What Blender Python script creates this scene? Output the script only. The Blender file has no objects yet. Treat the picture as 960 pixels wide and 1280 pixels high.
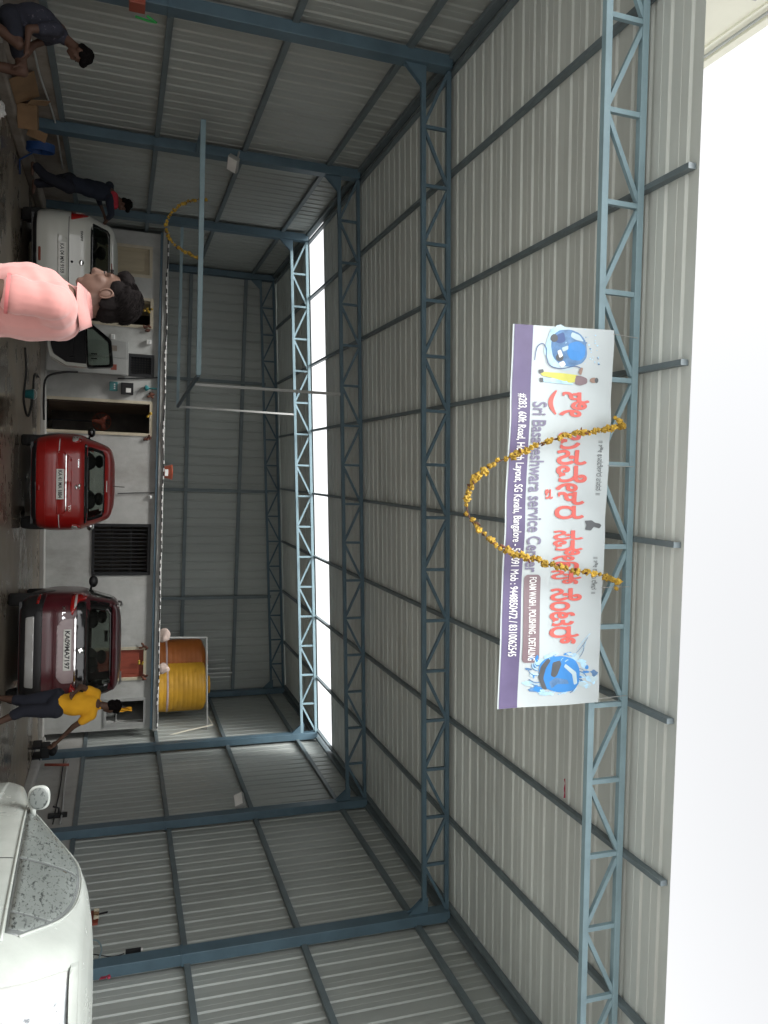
import bpy, bmesh, math, random
from mathutils import Vector, Matrix, noise
from math import sin, cos, pi, radians, sqrt, atan2

random.seed(7)
scene = bpy.context.scene


class Later:
    """objects are linked to the scene together at the end (much faster than one by one)"""
    def __init__(s): s.objects, s.all = s, []
    def link(s, o): s.all.append(o)


COL = Later()

# ------------------------------------------------------------------ camera
CAM_H, FPX = 1.62, 976.0
PITCH, ROLL, YAW = radians(18.74), radians(-0.996), radians(2.865)
_F = Vector((sin(YAW) * cos(PITCH), cos(YAW) * cos(PITCH), sin(PITCH)))
_R = Vector((cos(YAW), -sin(YAW), 0.0))
_U = _R.cross(_F)
RIGHT = _R * cos(ROLL) - _U * sin(ROLL)
UP = _U * cos(ROLL) + _R * sin(ROLL)
EYE = Vector((0, 0, CAM_H))
cam_d = bpy.data.cameras.new('camera')
cam_d.sensor_fit = 'VERTICAL'
cam_d.sensor_height = 36.0
cam_d.lens = 36.0 * FPX / 1280.0
cam_d.clip_start, cam_d.clip_end = 0.05, 2000
cam = bpy.data.objects.new('camera', cam_d)
COL.objects.link(cam)
# the phone was held on its side: the picture's right is the world's up
cam.matrix_world = Matrix.Translation(EYE) @ Matrix((UP, -RIGHT, -_F)).transposed().to_4x4()
scene.camera = cam

# ------------------------------------------------------------------ light
SUN_EL, SUN_AZ = radians(52), radians(228)      # azimuth clockwise from +Y
w = bpy.data.worlds.new('World')
scene.world = w
w.use_nodes = True
nt = w.node_tree
nt.nodes.clear()
sky = nt.nodes.new('ShaderNodeTexSky')
sky.sky_type = 'NISHITA'
sky.sun_disc = False
sky.sun_elevation = SUN_EL
sky.sun_rotation = SUN_AZ
sky.air_density, sky.dust_density, sky.ozone_density = 1.0, 4.0, 1.0
hs = nt.nodes.new('ShaderNodeHueSaturation')     # an overcast, nearly colourless sky
hs.inputs['Saturation'].default_value = 0.05
bg = nt.nodes.new('ShaderNodeBackground')
bg.inputs['Strength'].default_value = 0.15
wo = nt.nodes.new('ShaderNodeOutputWorld')
nt.links.new(sky.outputs[0], hs.inputs['Color'])
nt.links.new(hs.outputs[0], bg.inputs[0])
nt.links.new(bg.outputs[0], wo.inputs[0])
sun_d = bpy.data.lights.new('sun', 'SUN')
sun_d.energy = 1.4
sun_d.angle = radians(25)
sun_d.color = (1.0, 0.97, 0.92)
sun = bpy.data.objects.new('sun', sun_d)
COL.objects.link(sun)
sd = Vector((sin(SUN_AZ) * cos(SUN_EL), cos(SUN_AZ) * cos(SUN_EL), sin(SUN_EL)))
sun.rotation_euler = sd.to_track_quat('Z', 'Y').to_euler()
sun.location = sd * 60
vs = scene.view_settings
vs.view_transform, vs.look, vs.exposure, vs.gamma = 'Standard', 'None', 1.4, 1.0
vs.use_curve_mapping = False
cy = scene.cycles
cy.max_bounces, cy.diffuse_bounces, cy.glossy_bounces = 10, 7, 4
cy.transparent_max_bounces, cy.transmission_bounces = 12, 6
cy.use_denoising = True
cy.sample_clamp_indirect = 6.0


# ------------------------------------------------------------------ helpers: pixels, objects, meshes
def ray(x, y):
    return _F + RIGHT * ((y - 640) / FPX) + UP * ((x - 480) / FPX)


def at(x, y, X=None, Y=None, Z=None):
    d = ray(x, y)
    if X is not None: t = X / d.x
    elif Y is not None: t = Y / d.y
    else: t = (Z - CAM_H) / d.z
    return EYE + d * t


SK = 0.06                      # the frames stand a little askew to the side walls


def ysk(y0, X):
    return y0 + SK * (X + 5.13)


def ats(x, y, y0):             # a pixel on the askew upright plane that meets the left wall at y0
    d = ray(x, y)
    t = (y0 + SK * 5.13) / (d.y - SK * d.x)
    return EYE + d * t


def zr(X, off=0.0):            # underside of the trusses, rising to the right
    return 5.05 + 0.0634 * (X + 5.13) + off


def tag(o, label, cat, group=None):
    o['label'] = label
    o['category'] = cat
    if group: o['group'] = group
    return o


def thing(name, label, cat, loc=(0, 0, 0), rz=0, group=None):
    o = bpy.data.objects.new(name, None)
    COL.objects.link(o)
    o.location = loc
    o.rotation_euler = (0, 0, rz)
    return tag(o, label, cat, group)


def link(name, me, parent=None):
    o = bpy.data.objects.new(name, me)
    COL.objects.link(o)
    if parent is not None: o.parent = parent
    return o


def evaluated(o):
    scene.collection.objects.link(o)
    dg = bpy.context.evaluated_depsgraph_get()
    me = bpy.data.meshes.new_from_object(o.evaluated_get(dg))
    d = o.data
    bpy.data.objects.remove(o)
    return me, d


class MB:
    """collects shapes into one mesh"""
    def __init__(s):
        s.v, s.f = [], []

    def quad(s, a, b, c, d):
        i = len(s.v); s.v += [tuple(a), tuple(b), tuple(c), tuple(d)]; s.f.append((i, i + 1, i + 2, i + 3)); return s

    def poly(s, pts):
        i = len(s.v); s.v += [tuple(p) for p in pts]; s.f.append(tuple(range(i, i + len(pts)))); return s

    def box(s, x0, x1, y0, y1, z0, z1):
        i = len(s.v)
        s.v += [(x0, y0, z0), (x1, y0, z0), (x1, y1, z0), (x0, y1, z0), (x0, y0, z1), (x1, y0, z1), (x1, y1, z1), (x0, y1, z1)]
        s.f += [tuple(i + k for k in q) for q in ((0, 3, 2, 1), (4, 5, 6, 7), (0, 1, 5, 4), (1, 2, 6, 5), (2, 3, 7, 6), (3, 0, 4, 7))]
        return s

    def bar(s, p0, p1, w, h, up=(0, 0, 1)):
        p0, p1 = Vector(p0), Vector(p1)
        d = (p1 - p0).normalized(); up = Vector(up)
        a = d.cross(up)
        if a.length < 1e-4: a = d.cross(Vector((0, 1, 0)))
        a.normalize(); b = a.cross(d).normalized()
        a *= w / 2; b *= h / 2
        i = len(s.v)
        for p in (p0, p1):
            s.v += [tuple(p + q) for q in (-a - b, a - b, a + b, -a + b)]
        s.f += [tuple(i + k for k in q) for q in ((0, 1, 2, 3), (7, 6, 5, 4), (0, 4, 5, 1), (1, 5, 6, 2), (2, 6, 7, 3), (3, 7, 4, 0))]
        return s

    def tube(s, pts, r, n=8, caps=True):
        pts = [Vector(p) for p in pts]
        rs = r if isinstance(r, (list, tuple)) else [r] * len(pts)
        i0 = len(s.v); prev = None
        for k, p in enumerate(pts):
            d = (pts[min(k + 1, len(pts) - 1)] - pts[max(k - 1, 0)]).normalized()
            if prev is None:
                a = d.cross(Vector((0, 0, 1)))
                if a.length < 1e-3: a = d.cross(Vector((0, 1, 0)))
            else:
                a = prev - d * prev.dot(d)
            a.normalize(); prev = a; b = d.cross(a)
            for j in range(n):
                t = 2 * pi * j / n
                s.v.append(tuple(p + (a * cos(t) + b * sin(t)) * rs[k]))
        for k in range(len(pts) - 1):
            for j in range(n):
                a, b = i0 + k * n + j, i0 + k * n + (j + 1) % n
                s.f.append((a, b, b + n, a + n))
        if caps:
            s.f.append(tuple(i0 + j for j in reversed(range(n))))
            e = i0 + (len(pts) - 1) * n
            s.f.append(tuple(e + j for j in range(n)))
        return s

    def lathe(s, prof, n=24, c=(0, 0, 0), axis='z'):
        i0 = len(s.v)
        for (r, h) in prof:
            for j in range(n):
                t = 2 * pi * j / n
                p = (r * cos(t), r * sin(t), h)
                if axis == 'x': p = (h, r * cos(t), r * sin(t))
                if axis == 'y': p = (r * cos(t), h, r * sin(t))
                s.v.append((p[0] + c[0], p[1] + c[1], p[2] + c[2]))
        for k in range(len(prof) - 1):
            for j in range(n):
                a, b = i0 + k * n + j, i0 + k * n + (j + 1) % n
                s.f.append((a, b, b + n, a + n))
        s.f.append(tuple(i0 + j for j in range(n)))
        e = i0 + (len(prof) - 1) * n
        s.f.append(tuple(e + j for j in range(n)))
        return s

    def ell(s, c, r, n=14, m=9, rot=None):
        c = Vector(c); i0 = len(s.v)
        for k in range(m + 1):
            a = -pi / 2 + pi * k / m
            for j in range(n):
                t = 2 * pi * j / n
                p = Vector((r[0] * cos(a) * cos(t), r[1] * cos(a) * sin(t), r[2] * sin(a)))
                if rot is not None: p = rot @ p
                s.v.append(tuple(c + p))
        for k in range(m):
            for j in range(n):
                a, b = i0 + k * n + j, i0 + k * n + (j + 1) % n
                s.f.append((a, b, b + n, a + n))
        return s

    def mesh(s, name, mat=None, smooth=False, merge=False):
        me = bpy.data.meshes.new(name)
        me.from_pydata(s.v, [], s.f)
        if merge or smooth:
            bm = bmesh.new(); bm.from_mesh(me)
            bmesh.ops.remove_doubles(bm, verts=bm.verts, dist=1e-5)
            bmesh.ops.recalc_face_normals(bm, faces=bm.faces)
            bm.to_mesh(me); bm.free()
        if mat is not None: me.materials.append(mat)
        if smooth:
            for p in me.polygons: p.use_smooth = True
        return me

    def build(s, name, mat, parent=None, smooth=False, merge=False, bevel=0):
        o = link(name, s.mesh(name, mat, smooth, merge), parent)
        if bevel:
            b = o.modifiers.new('bevel', 'BEVEL'); b.width = bevel; b.segments = 2; b.limit_method = 'ANGLE'
        return o


# ------------------------------------------------------------------ materials
MATS = {}


def M(name, col, rough=0.5, metal=0.0, var=0.12, scale=3.0, bump=0.0, bscale=60.0, rnd=0.0, spec=0.5, coat=0.0, stretch=None, sheen=0.0):
    m = bpy.data.materials.new(name); m.use_nodes = True
    t = m.node_tree; N, L = t.nodes, t.links
    p = N['Principled BSDF']
    p.inputs['Roughness'].default_value = rough
    p.inputs['Metallic'].default_value = metal
    p.inputs['Specular IOR Level'].default_value = spec
    p.inputs['Coat Weight'].default_value = coat
    p.inputs['Coat Roughness'].default_value = 0.06
    p.inputs['Sheen Weight'].default_value = sheen
    tc = N.new('ShaderNodeTexCoord')
    src = tc.outputs['Object']
    if stretch:
        mp = N.new('ShaderNodeMapping'); mp.inputs['Scale'].default_value = stretch
        L.new(src, mp.inputs['Vector']); src = mp.outputs[0]
    nz = N.new('ShaderNodeTexNoise'); nz.inputs['Scale'].default_value = scale; nz.inputs['Detail'].default_value = 6; nz.inputs['Roughness'].default_value = 0.62
    L.new(src, nz.inputs['Vector'])
    mr = N.new('ShaderNodeMapRange'); mr.inputs['From Min'].default_value = 0.3; mr.inputs['From Max'].default_value = 0.7
    mr.inputs['To Min'].default_value = 1 - var; mr.inputs['To Max'].default_value = 1 + var
    L.new(nz.outputs['Fac'], mr.inputs['Value'])
    f = mr.outputs[0]
    if rnd:
        oi = N.new('ShaderNodeObjectInfo')
        m2 = N.new('ShaderNodeMapRange'); m2.inputs['To Min'].default_value = 1 - rnd; m2.inputs['To Max'].default_value = 1 + rnd
        L.new(oi.outputs['Random'], m2.inputs['Value'])
        mu = N.new('ShaderNodeMath'); mu.operation = 'MULTIPLY'; L.new(f, mu.inputs[0]); L.new(m2.outputs[0], mu.inputs[1]); f = mu.outputs[0]
    vm = N.new('ShaderNodeVectorMath'); vm.operation = 'SCALE'; vm.inputs[0].default_value = col[:3]
    L.new(f, vm.inputs['Scale']); L.new(vm.outputs[0], p.inputs['Base Color'])
    if bump:
        n2 = N.new('ShaderNodeTexNoise'); n2.inputs['Scale'].default_value = bscale; n2.inputs['Detail'].default_value = 4
        L.new(src, n2.inputs['Vector'])
        b = N.new('ShaderNodeBump'); b.inputs['Strength'].default_value = bump; b.inputs['Distance'].default_value = 0.01
        L.new(n2.outputs['Fac'], b.inputs['Height']); L.new(b.outputs[0], p.inputs['Normal'])
    MATS[name] = m
    return m


def stained(name, col, col2, scale, lo, hi, rough=0.7, rough2=None, bump=0.2, bscale=30, stretch=None, detail=8):
    """two tones with a noise shape of their own (stains, wet patches, foam)"""
    m = M(name, col, rough, bump=bump, bscale=bscale)
    t = m.node_tree; N, L = t.nodes, t.links
    p = N['Principled BSDF']; old = p.inputs['Base Color'].links[0].from_socket
    tc = N['Texture Coordinate']; src = tc.outputs['Object']
    if stretch:
        mp = N.new('ShaderNodeMapping'); mp.inputs['Scale'].default_value = stretch
        L.new(src, mp.inputs['Vector']); src = mp.outputs[0]
    nz = N.new('ShaderNodeTexNoise'); nz.inputs['Scale'].default_value = scale; nz.inputs['Detail'].default_value = detail; nz.inputs['Roughness'].default_value = 0.65
    L.new(src, nz.inputs['Vector'])
    mr = N.new('ShaderNodeMapRange'); mr.inputs['From Min'].default_value = lo; mr.inputs['From Max'].default_value = hi
    L.new(nz.outputs['Fac'], mr.inputs['Value'])
    mx = N.new('ShaderNodeMix'); mx.data_type = 'RGBA'
    L.new(mr.outputs[0], mx.inputs['Factor']); L.new(old, mx.inputs[6]); mx.inputs[7].default_value = (*col2, 1)
    L.new(mx.outputs[2], p.inputs['Base Color'])
    if rough2 is not None:
        m3 = N.new('ShaderNodeMapRange'); m3.inputs['To Min'].default_value = rough; m3.inputs['To Max'].default_value = rough2
        L.new(mr.outputs[0], m3.inputs['Value']); L.new(m3.outputs[0], p.inputs['Roughness'])
    return m


def glass(name, tint, refl=0.06):
    m = bpy.data.materials.new(name); m.use_nodes = True
    N, L = m.node_tree.nodes, m.node_tree.links
    N.clear()
    o = N.new('ShaderNodeOutputMaterial'); tr = N.new('ShaderNodeBsdfTransparent'); tr.inputs[0].default_value = (*tint, 1)
    gl = N.new('ShaderNodeBsdfGlossy'); gl.inputs['Roughness'].default_value = 0.03
    fr = N.new('ShaderNodeFresnel'); fr.inputs['IOR'].default_value = 1.5
    mx = N.new('ShaderNodeMixShader')
    L.new(fr.outputs[0], mx.inputs[0]); L.new(tr.outputs[0], mx.inputs[1]); L.new(gl.outputs[0], mx.inputs[2]); L.new(mx.outputs[0], o.inputs[0])
    MATS[name] = m
    return m


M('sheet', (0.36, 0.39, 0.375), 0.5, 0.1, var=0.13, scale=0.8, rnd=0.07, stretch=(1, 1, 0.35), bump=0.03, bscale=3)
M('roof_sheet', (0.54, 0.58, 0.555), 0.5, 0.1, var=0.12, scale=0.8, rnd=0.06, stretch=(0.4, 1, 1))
M('purlin', (0.125, 0.16, 0.175), 0.5, var=0.15)
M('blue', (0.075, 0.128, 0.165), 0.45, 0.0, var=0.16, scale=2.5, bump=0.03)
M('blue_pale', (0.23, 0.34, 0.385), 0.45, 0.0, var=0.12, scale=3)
stained('plaster', (0.43, 0.44, 0.425), (0.27, 0.26, 0.24), 1.6, 0.50, 0.80, 0.9, bump=0.15, bscale=25, stretch=(1, 1, 0.5))
stained('low_wall', (0.30, 0.27, 0.235), (0.14, 0.115, 0.095), 1.3, 0.45, 0.72, 0.9, bump=0.25, bscale=20)
stained('low_wall_pale', (0.42, 0.42, 0.40), (0.24, 0.22, 0.20), 1.5, 0.5, 0.8, 0.9, bump=0.2, bscale=20)
stained('floor', (0.31, 0.265, 0.205), (0.12, 0.095, 0.075), 0.55, 0.42, 0.62, 0.45, 0.12, bump=0.12, bscale=14)
stained('ground', (0.43, 0.43, 0.42), (0.34, 0.34, 0.33), 0.3, 0.4, 0.7, 0.85, 0.6, bump=0.2, bscale=12)
stained('blocker_dark', (0.13, 0.075, 0.055), (0.08, 0.06, 0.05), 2.0, 0.4, 0.7, 0.9)  # dark tone of the added, unseen houses, so they return little light
stained('room_shade', (0.17, 0.15, 0.13), (0.09, 0.08, 0.07), 2.0, 0.4, 0.7, 0.9)  # dark brown puts the rooms' shade into the colour of their inner walls
M('cream', (0.70, 0.68, 0.58), 0.8, var=0.05, scale=0.6)
M('cream_door', (0.42, 0.36, 0.25), 0.55, var=0.1, stretch=(3, 3, 0.5))
M('frame_cream', (0.50, 0.45, 0.34), 0.6)
M('dark_wood', (0.07, 0.05, 0.035), 0.6, var=0.2)
M('red_door', (0.26, 0.055, 0.032), 0.5, var=0.2, stretch=(6, 6, 0.6))
M('dark_iron', (0.018, 0.019, 0.021), 0.6, spec=0.3)
M('grey_metal', (0.36, 0.37, 0.36), 0.45, 0.2)
M('pale_metal', (0.50, 0.52, 0.52), 0.4, 0.3)
M('black_plastic', (0.018, 0.018, 0.02), 0.42)
M('black_gloss', (0.008, 0.008, 0.009), 0.12, coat=0.5)
M('rubber', (0.02, 0.02, 0.02), 0.85, bump=0.1)
M('seat_fabric', (0.035, 0.035, 0.04), 0.9)
M('white_plastic', (0.72, 0.72, 0.70), 0.45)
M('plate', (0.78, 0.78, 0.74), 0.4, var=0.04)
M('plate_ink', (0.012, 0.012, 0.012), 0.5)
M('chrome', (0.75, 0.75, 0.75), 0.12, 1.0, var=0.03)
M('red_lens', (0.45, 0.012, 0.01), 0.12, coat=0.6)
M('clear_lens', (0.70, 0.70, 0.68), 0.1, coat=0.6)
M('paint_white', (0.62, 0.63, 0.58), 0.3, coat=0.7, var=0.03)
M('paint_red', (0.36, 0.010, 0.008), 0.35, coat=0.35, var=0.06)
M('paint_maroon', (0.085, 0.008, 0.014), 0.35, coat=0.35, var=0.06)
M('silver_trim', (0.5, 0.5, 0.49), 0.4, 0.4)
M('rose_panel', (0.42, 0.33, 0.34), 0.35)
glass('car_glass', (0.62, 0.68, 0.64))
glass('mid_glass', (0.34, 0.37, 0.35))
glass('dark_glass', (0.16, 0.17, 0.17))
stained('foam_paint', (0.31, 0.335, 0.315), (0.27, 0.295, 0.28), 2.0, 0.30, 0.8, 0.22, 0.32, bump=0.05, bscale=50)
stained('foam_glass', (0.12, 0.135, 0.13), (0.022, 0.026, 0.026), 34.0, 0.55, 0.66, 0.30, 0.06, bump=0.12, bscale=160, stretch=(1, 0.55, 1.5), detail=3)
M('wet_trim', (0.10, 0.11, 0.11), 0.2)
stained('foam_rear', (0.36, 0.385, 0.40), (0.13, 0.14, 0.15), 11.0, 0.60, 0.68, 0.5, 0.2, bump=0.1, bscale=40, stretch=(1.2, 1, 0.9), detail=6)
M('yellow_tank', (0.52, 0.28, 0.02), 0.5, var=0.1)
M('orange_tank', (0.30, 0.085, 0.010), 0.55, var=0.12)
M('cloth_pale', (0.45, 0.36, 0.32), 0.95, bump=0.3, bscale=15)
M('cardboard', (0.22, 0.135, 0.07), 0.85, var=0.2, bump=0.1)
M('blue_plastic', (0.015, 0.06, 0.20), 0.45)
M('teal', (0.02, 0.15, 0.16), 0.4)
M('orange_red', (0.36, 0.07, 0.03), 0.5)
M('pink_tag', (0.36, 0.04, 0.08), 0.6)
M('green_ribbon', (0.03, 0.35, 0.08), 0.6)
M('marigold', (0.40, 0.26, 0.035), 0.9, var=0.3, scale=25, rnd=0.28)
M('garland_leaf', (0.10, 0.035, 0.02), 0.8, rnd=0.4)
M('skin', (0.072, 0.035, 0.022), 0.68, var=0.06, scale=12)
M('skin_dark', (0.08, 0.038, 0.024), 0.5, var=0.06, scale=12)
M('hair', (0.006, 0.005, 0.005), 0.8, var=0.4, scale=50, spec=0.04)
M('shirt_pink', (0.39, 0.175, 0.16), 0.9, var=0.04, bump=0.12, bscale=14, sheen=0.2)
M('shirt_pink_trim', (0.37, 0.10, 0.10), 0.9)
M('shirt_yellow', (0.68, 0.34, 0.012), 0.9, var=0.05, bump=0.3, bscale=14)
M('navy_cloth', (0.012, 0.014, 0.024), 0.9, bump=0.2, bscale=14)
M('blue_black', (0.012, 0.017, 0.032), 0.9, bump=0.2, bscale=14)
stained('print_shirt', (0.02, 0.022, 0.035), (0.12, 0.11, 0.14), 30, 0.60, 0.68, 0.9)
M('red_cloth', (0.42, 0.03, 0.05), 0.9)
M('vinyl', (0.49, 0.555, 0.575), 0.38, var=0.02)
M('ink_red', (0.66, 0.13, 0.11), 0.45)
M('ink_purple', (0.115, 0.095, 0.19), 0.45)
M('ink_grey', (0.20, 0.19, 0.28), 0.45)
M('ink_brown', (0.22, 0.16, 0.18), 0.45)
M('ink_blue', (0.04, 0.24, 0.62), 0.45)
M('ink_navy', (0.05, 0.10, 0.26), 0.45)
M('ink_sky', (0.42, 0.66, 0.84), 0.45, var=0.25, scale=14)
M('ink_yellow', (0.60, 0.60, 0.12), 0.45)
M('ink_dark', (0.09, 0.10, 0.11), 0.45)
M('ink_white', (0.82, 0.84, 0.84), 0.45)
m = MATS


# ------------------------------------------------------------------ ground
g = MB()
g.quad((-150, -150, 0), (150, -150, 0), (150, 150, 0), (-150, 150, 0))
o = g.build('ground', m['ground']); o['kind'] = 'structure'
g = MB()
g.quad((-5.5, 4.2, 0.004), (6.6, 4.9, 0.004), (6.6, 22.4, 0.004), (-5.5, 21.7, 0.004))
o = g.build('floor', m['floor']); o['kind'] = 'structure'

# ------------------------------------------------------------------ the shed
XL, XR = -5.13, 6.22
shed = thing('steel_shed', 'open fronted steel shed with corrugated grey sheets and blue lattice trusses', 'shed')
TRUSS_Y = [5.34, 9.27, 13.20, 17.12, 21.05]
FRONT, BACK = 4.76, 21.22
PITCH_RIB, NRIB = 0.24, 4
SW = PITCH_RIB * NRIB


def rib_profile(width, n=None):
    """(across, outward) points of a trapezoidal sheet"""
    pts = [(0, 0)]
    k = 0
    while True:
        c = PITCH_RIB * (k + 0.5)
        if c + 0.04 > width: break
        pts += [(c - 0.034, 0), (c - 0.017, 0.019), (c + 0.017, 0.019), (c + 0.034, 0)]
        mid = c + PITCH_RIB * 0.5
        if mid + 0.01 < width - 1e-6:
            pts += [(mid - 0.008, 0), (mid, 0.004), (mid + 0.008, 0)]
        k += 1
    pts.append((width, 0))
    return pts


def sheet(name, org, across, out, along, width, l0, l1, mat):
    """l0, l1: functions of the across distance giving start and end along the sheet"""
    b = MB(); prof = rib_profile(width)
    P = []
    for (a, h) in prof:
        p = org + across * a + out * h
        P.append((p + along * l0(a), p + along * l1(a)))
    for q, r in zip(P[:-1], P[1:]):
        b.quad(q[0], r[0], r[1], q[1])
    o = b.build(name, mat, shed, merge=True)
    return o


# roof
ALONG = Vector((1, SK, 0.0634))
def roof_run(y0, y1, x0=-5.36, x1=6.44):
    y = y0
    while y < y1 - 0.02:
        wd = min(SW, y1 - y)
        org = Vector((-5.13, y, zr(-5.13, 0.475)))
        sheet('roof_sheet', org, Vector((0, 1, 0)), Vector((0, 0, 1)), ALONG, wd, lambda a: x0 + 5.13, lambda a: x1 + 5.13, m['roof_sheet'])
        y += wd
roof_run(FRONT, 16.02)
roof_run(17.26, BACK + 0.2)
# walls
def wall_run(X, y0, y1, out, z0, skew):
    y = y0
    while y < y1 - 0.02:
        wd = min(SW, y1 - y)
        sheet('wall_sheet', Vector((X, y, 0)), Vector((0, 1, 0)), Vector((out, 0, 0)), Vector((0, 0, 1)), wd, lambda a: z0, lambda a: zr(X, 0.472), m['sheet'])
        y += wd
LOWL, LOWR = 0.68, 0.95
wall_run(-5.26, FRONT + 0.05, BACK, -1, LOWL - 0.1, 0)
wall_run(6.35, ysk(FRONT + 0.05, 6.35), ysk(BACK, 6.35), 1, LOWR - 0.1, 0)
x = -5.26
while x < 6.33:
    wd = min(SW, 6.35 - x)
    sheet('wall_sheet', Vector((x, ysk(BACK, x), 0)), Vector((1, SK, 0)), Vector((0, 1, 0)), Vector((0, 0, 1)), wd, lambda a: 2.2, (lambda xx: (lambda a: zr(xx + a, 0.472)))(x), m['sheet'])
    x += wd
# columns
for ty in TRUSS_Y:
    for X in (XL, XR):
        yy = ysk(ty, X); s_ = 1 if X < 0 else -1
        b = MB()
        b.box(X - 0.075, X + 0.075, yy - 0.10, yy + 0.10, 0.0, zr(X, 0.39))
        c = b.build('column', m['blue'], shed, bevel=0.008)
        b = MB(); b.box(X - 0.15, X + 0.15, yy - 0.17, yy + 0.17, 0.006, 0.024)
        for dx in (-0.115, 0.115):
            for dy in (-0.14, 0.14):
                b.lathe([(0.014, 0.02), (0.014, 0.06)], 6, (X + dx, yy + dy, 0))
        b.build('base_plate', m['blue'], c)
        b = MB()   # splice flange half way up, a darker rim as on the built-up posts
        b.box(X - 0.082, X + 0.082, yy - 0.112, yy + 0.112, 2.04 if X < 0 else 2.46, 2.075 if X < 0 else 2.495)
        b.build('splice', m['blue'], c)
# trusses
NP = 16
DEP = 0.40
for ti, ty in enumerate(TRUSS_Y):
    mat = m['blue_pale'] if ti in (0, 3) else m['blue']  # trusses in stronger light get a paler blue; that light is in the colour
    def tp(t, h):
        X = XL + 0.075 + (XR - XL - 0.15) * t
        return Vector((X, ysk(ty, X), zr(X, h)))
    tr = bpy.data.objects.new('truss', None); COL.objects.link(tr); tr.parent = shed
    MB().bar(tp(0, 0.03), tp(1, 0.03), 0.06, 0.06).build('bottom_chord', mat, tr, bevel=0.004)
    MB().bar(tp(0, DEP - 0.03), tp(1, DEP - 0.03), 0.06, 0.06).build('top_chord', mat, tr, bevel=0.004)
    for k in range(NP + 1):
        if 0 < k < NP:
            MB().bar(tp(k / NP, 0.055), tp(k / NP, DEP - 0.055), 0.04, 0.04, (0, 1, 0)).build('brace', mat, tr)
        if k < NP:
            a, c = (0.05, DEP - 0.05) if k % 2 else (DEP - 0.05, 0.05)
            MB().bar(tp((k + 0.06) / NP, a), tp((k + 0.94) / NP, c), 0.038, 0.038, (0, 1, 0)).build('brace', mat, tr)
for ty in TRUSS_Y:
    for X, sg in ((XL, 1), (XR, -1)):
        yy = ysk(ty, X); z0_ = zr(X, 0)
        for dy in (-0.034, 0.034):
            b = MB(); x0_, x1_ = X + sg * 0.076, X + sg * 0.30
            b.poly([(x0_, yy + dy, z0_ - 0.22), (x1_, yy + dy + SK * sg * 0.2, z0_ + 0.02), (x1_, yy + dy + SK * sg * 0.2, z0_ + 0.07), (x0_, yy + dy, z0_ + 0.07)])
            b.build('gusset', m['blue'], shed)
# purlins (channels lying on the trusses)
for X in (-5.06, -3.86, -2.40, -0.95, 0.48, 1.94, 3.36, 4.83, 6.14):
    z = zr(X, DEP)
    b = MB()
    y0, y1 = ysk(FRONT + 0.03, X), ysk(BACK - 0.05, X)
    b.bar((X, y0, z + 0.034), (X, y1, z + 0.034), 0.045, 0.068)
    b.build('purlin', m['purlin'], shed)
# girts
for X, zs, z0 in ((-5.215, (2.09, 3.46, 4.88), LOWL + 0.03), (6.305, (2.53, 4.05, 5.68), LOWR + 0.03)):
    y0, y1 = ysk(FRONT + 0.1, X), ysk(BACK - 0.04, X)
    for z in (z0,) + zs:
        b = MB(); b.bar((X, y0, z), (X, y1, z), 0.07, 0.075)
        b.build('girt', m['purlin'], shed)
for z in (3.30, 4.72):
    b = MB(); p0 = Vector((XL, ysk(BACK - 0.06, XL), z)); p1 = Vector((XR, ysk(BACK - 0.06, XR), z))
    b.bar(p0, p1, 0.07, 0.09).build('girt', m['purlin'], shed)
for u in (476, 613, 747):
    p = ats(264, u, BACK - 0.10)
    b = MB(); b.box(p.x - 0.04, p.x + 0.04, p.y - 0.05, p.y + 0.02, 2.4, zr(p.x, 0.1)).build('wall_post', m['purlin'], shed)
# eave struts in the corners and a loose sagging cable with screws catching light
for X in (-5.19, 6.28):
    b = MB(); y0, y1 = ysk(FRONT + 0.1, X), ysk(BACK - 0.04, X)
    b.bar((X, y0, zr(X, 0.40)), (X, y1, zr(X, 0.40)), 0.06, 0.11).build('eave_strut', m['purlin'], shed)

# ------------------------------------------------------------------ low walls at the sides
def low_wall(X, side, h, mat, label, reach):
    o = thing('low_wall', label, 'wall', (X, 4.8, 0))
    y1 = 17.0 if side < 0 else 17.6
    b = MB(); b.box(*sorted((0, side * 0.22)), 0, 17.2, 0, h).build('wall', mat, o, bevel=0.02)
    b = MB(); b.box(*sorted((-side * reach, 0)), 0, y1 - 4.8 + 1.0, 0, 0.16).build('plinth', mat, o, bevel=0.03)
    return o
low_wall(-5.2, -1, LOWL, m['low_wall'], 'brown stained plaster dwarf wall under the sheets beside the white hatchback', 0.30)
low_wall(6.29, 1, LOWR, m['low_wall_pale'], 'pale grey plaster dwarf wall under the sheets behind the soapy white car', 0.22)

# ------------------------------------------------------------------ concrete room block at the back
BY = 18.2
RZ = math.atan(SK); CS = sqrt(1 + SK * SK)
def bx(X): return (X + 5.13) * CS
block = thing('room_block', 'low grey concrete block of rooms across the back of the shed', 'building', (-5.13, BY, 0), RZ)
LB, HB, TH = bx(6.12), 2.44, 0.18
OPEN = {'cream': (-4.83, -4.17, 0.08, 2.22), 'dark1': (-3.72, -3.08, 0.08, 2.26), 'dark2': (-1.46, -0.70, 0.08, 2.29),
        'vent': (-2.49, -2.01, 1.76, 2.30), 'grille': (1.31, 2.47, 1.05, 2.31), 'red': (4.17, 4.94, 0.08, 2.27), 'win': (5.39, 6.03, 1.36, 2.29)}
xs = sorted({0.0, LB, *[bx(v[0]) for v in OPEN.values()], *[bx(v[1]) for v in OPEN.values()]})
zs = sorted({0.0, HB, *[v[2] for v in OPEN.values()], *[v[3] for v in OPEN.values()]})
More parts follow.
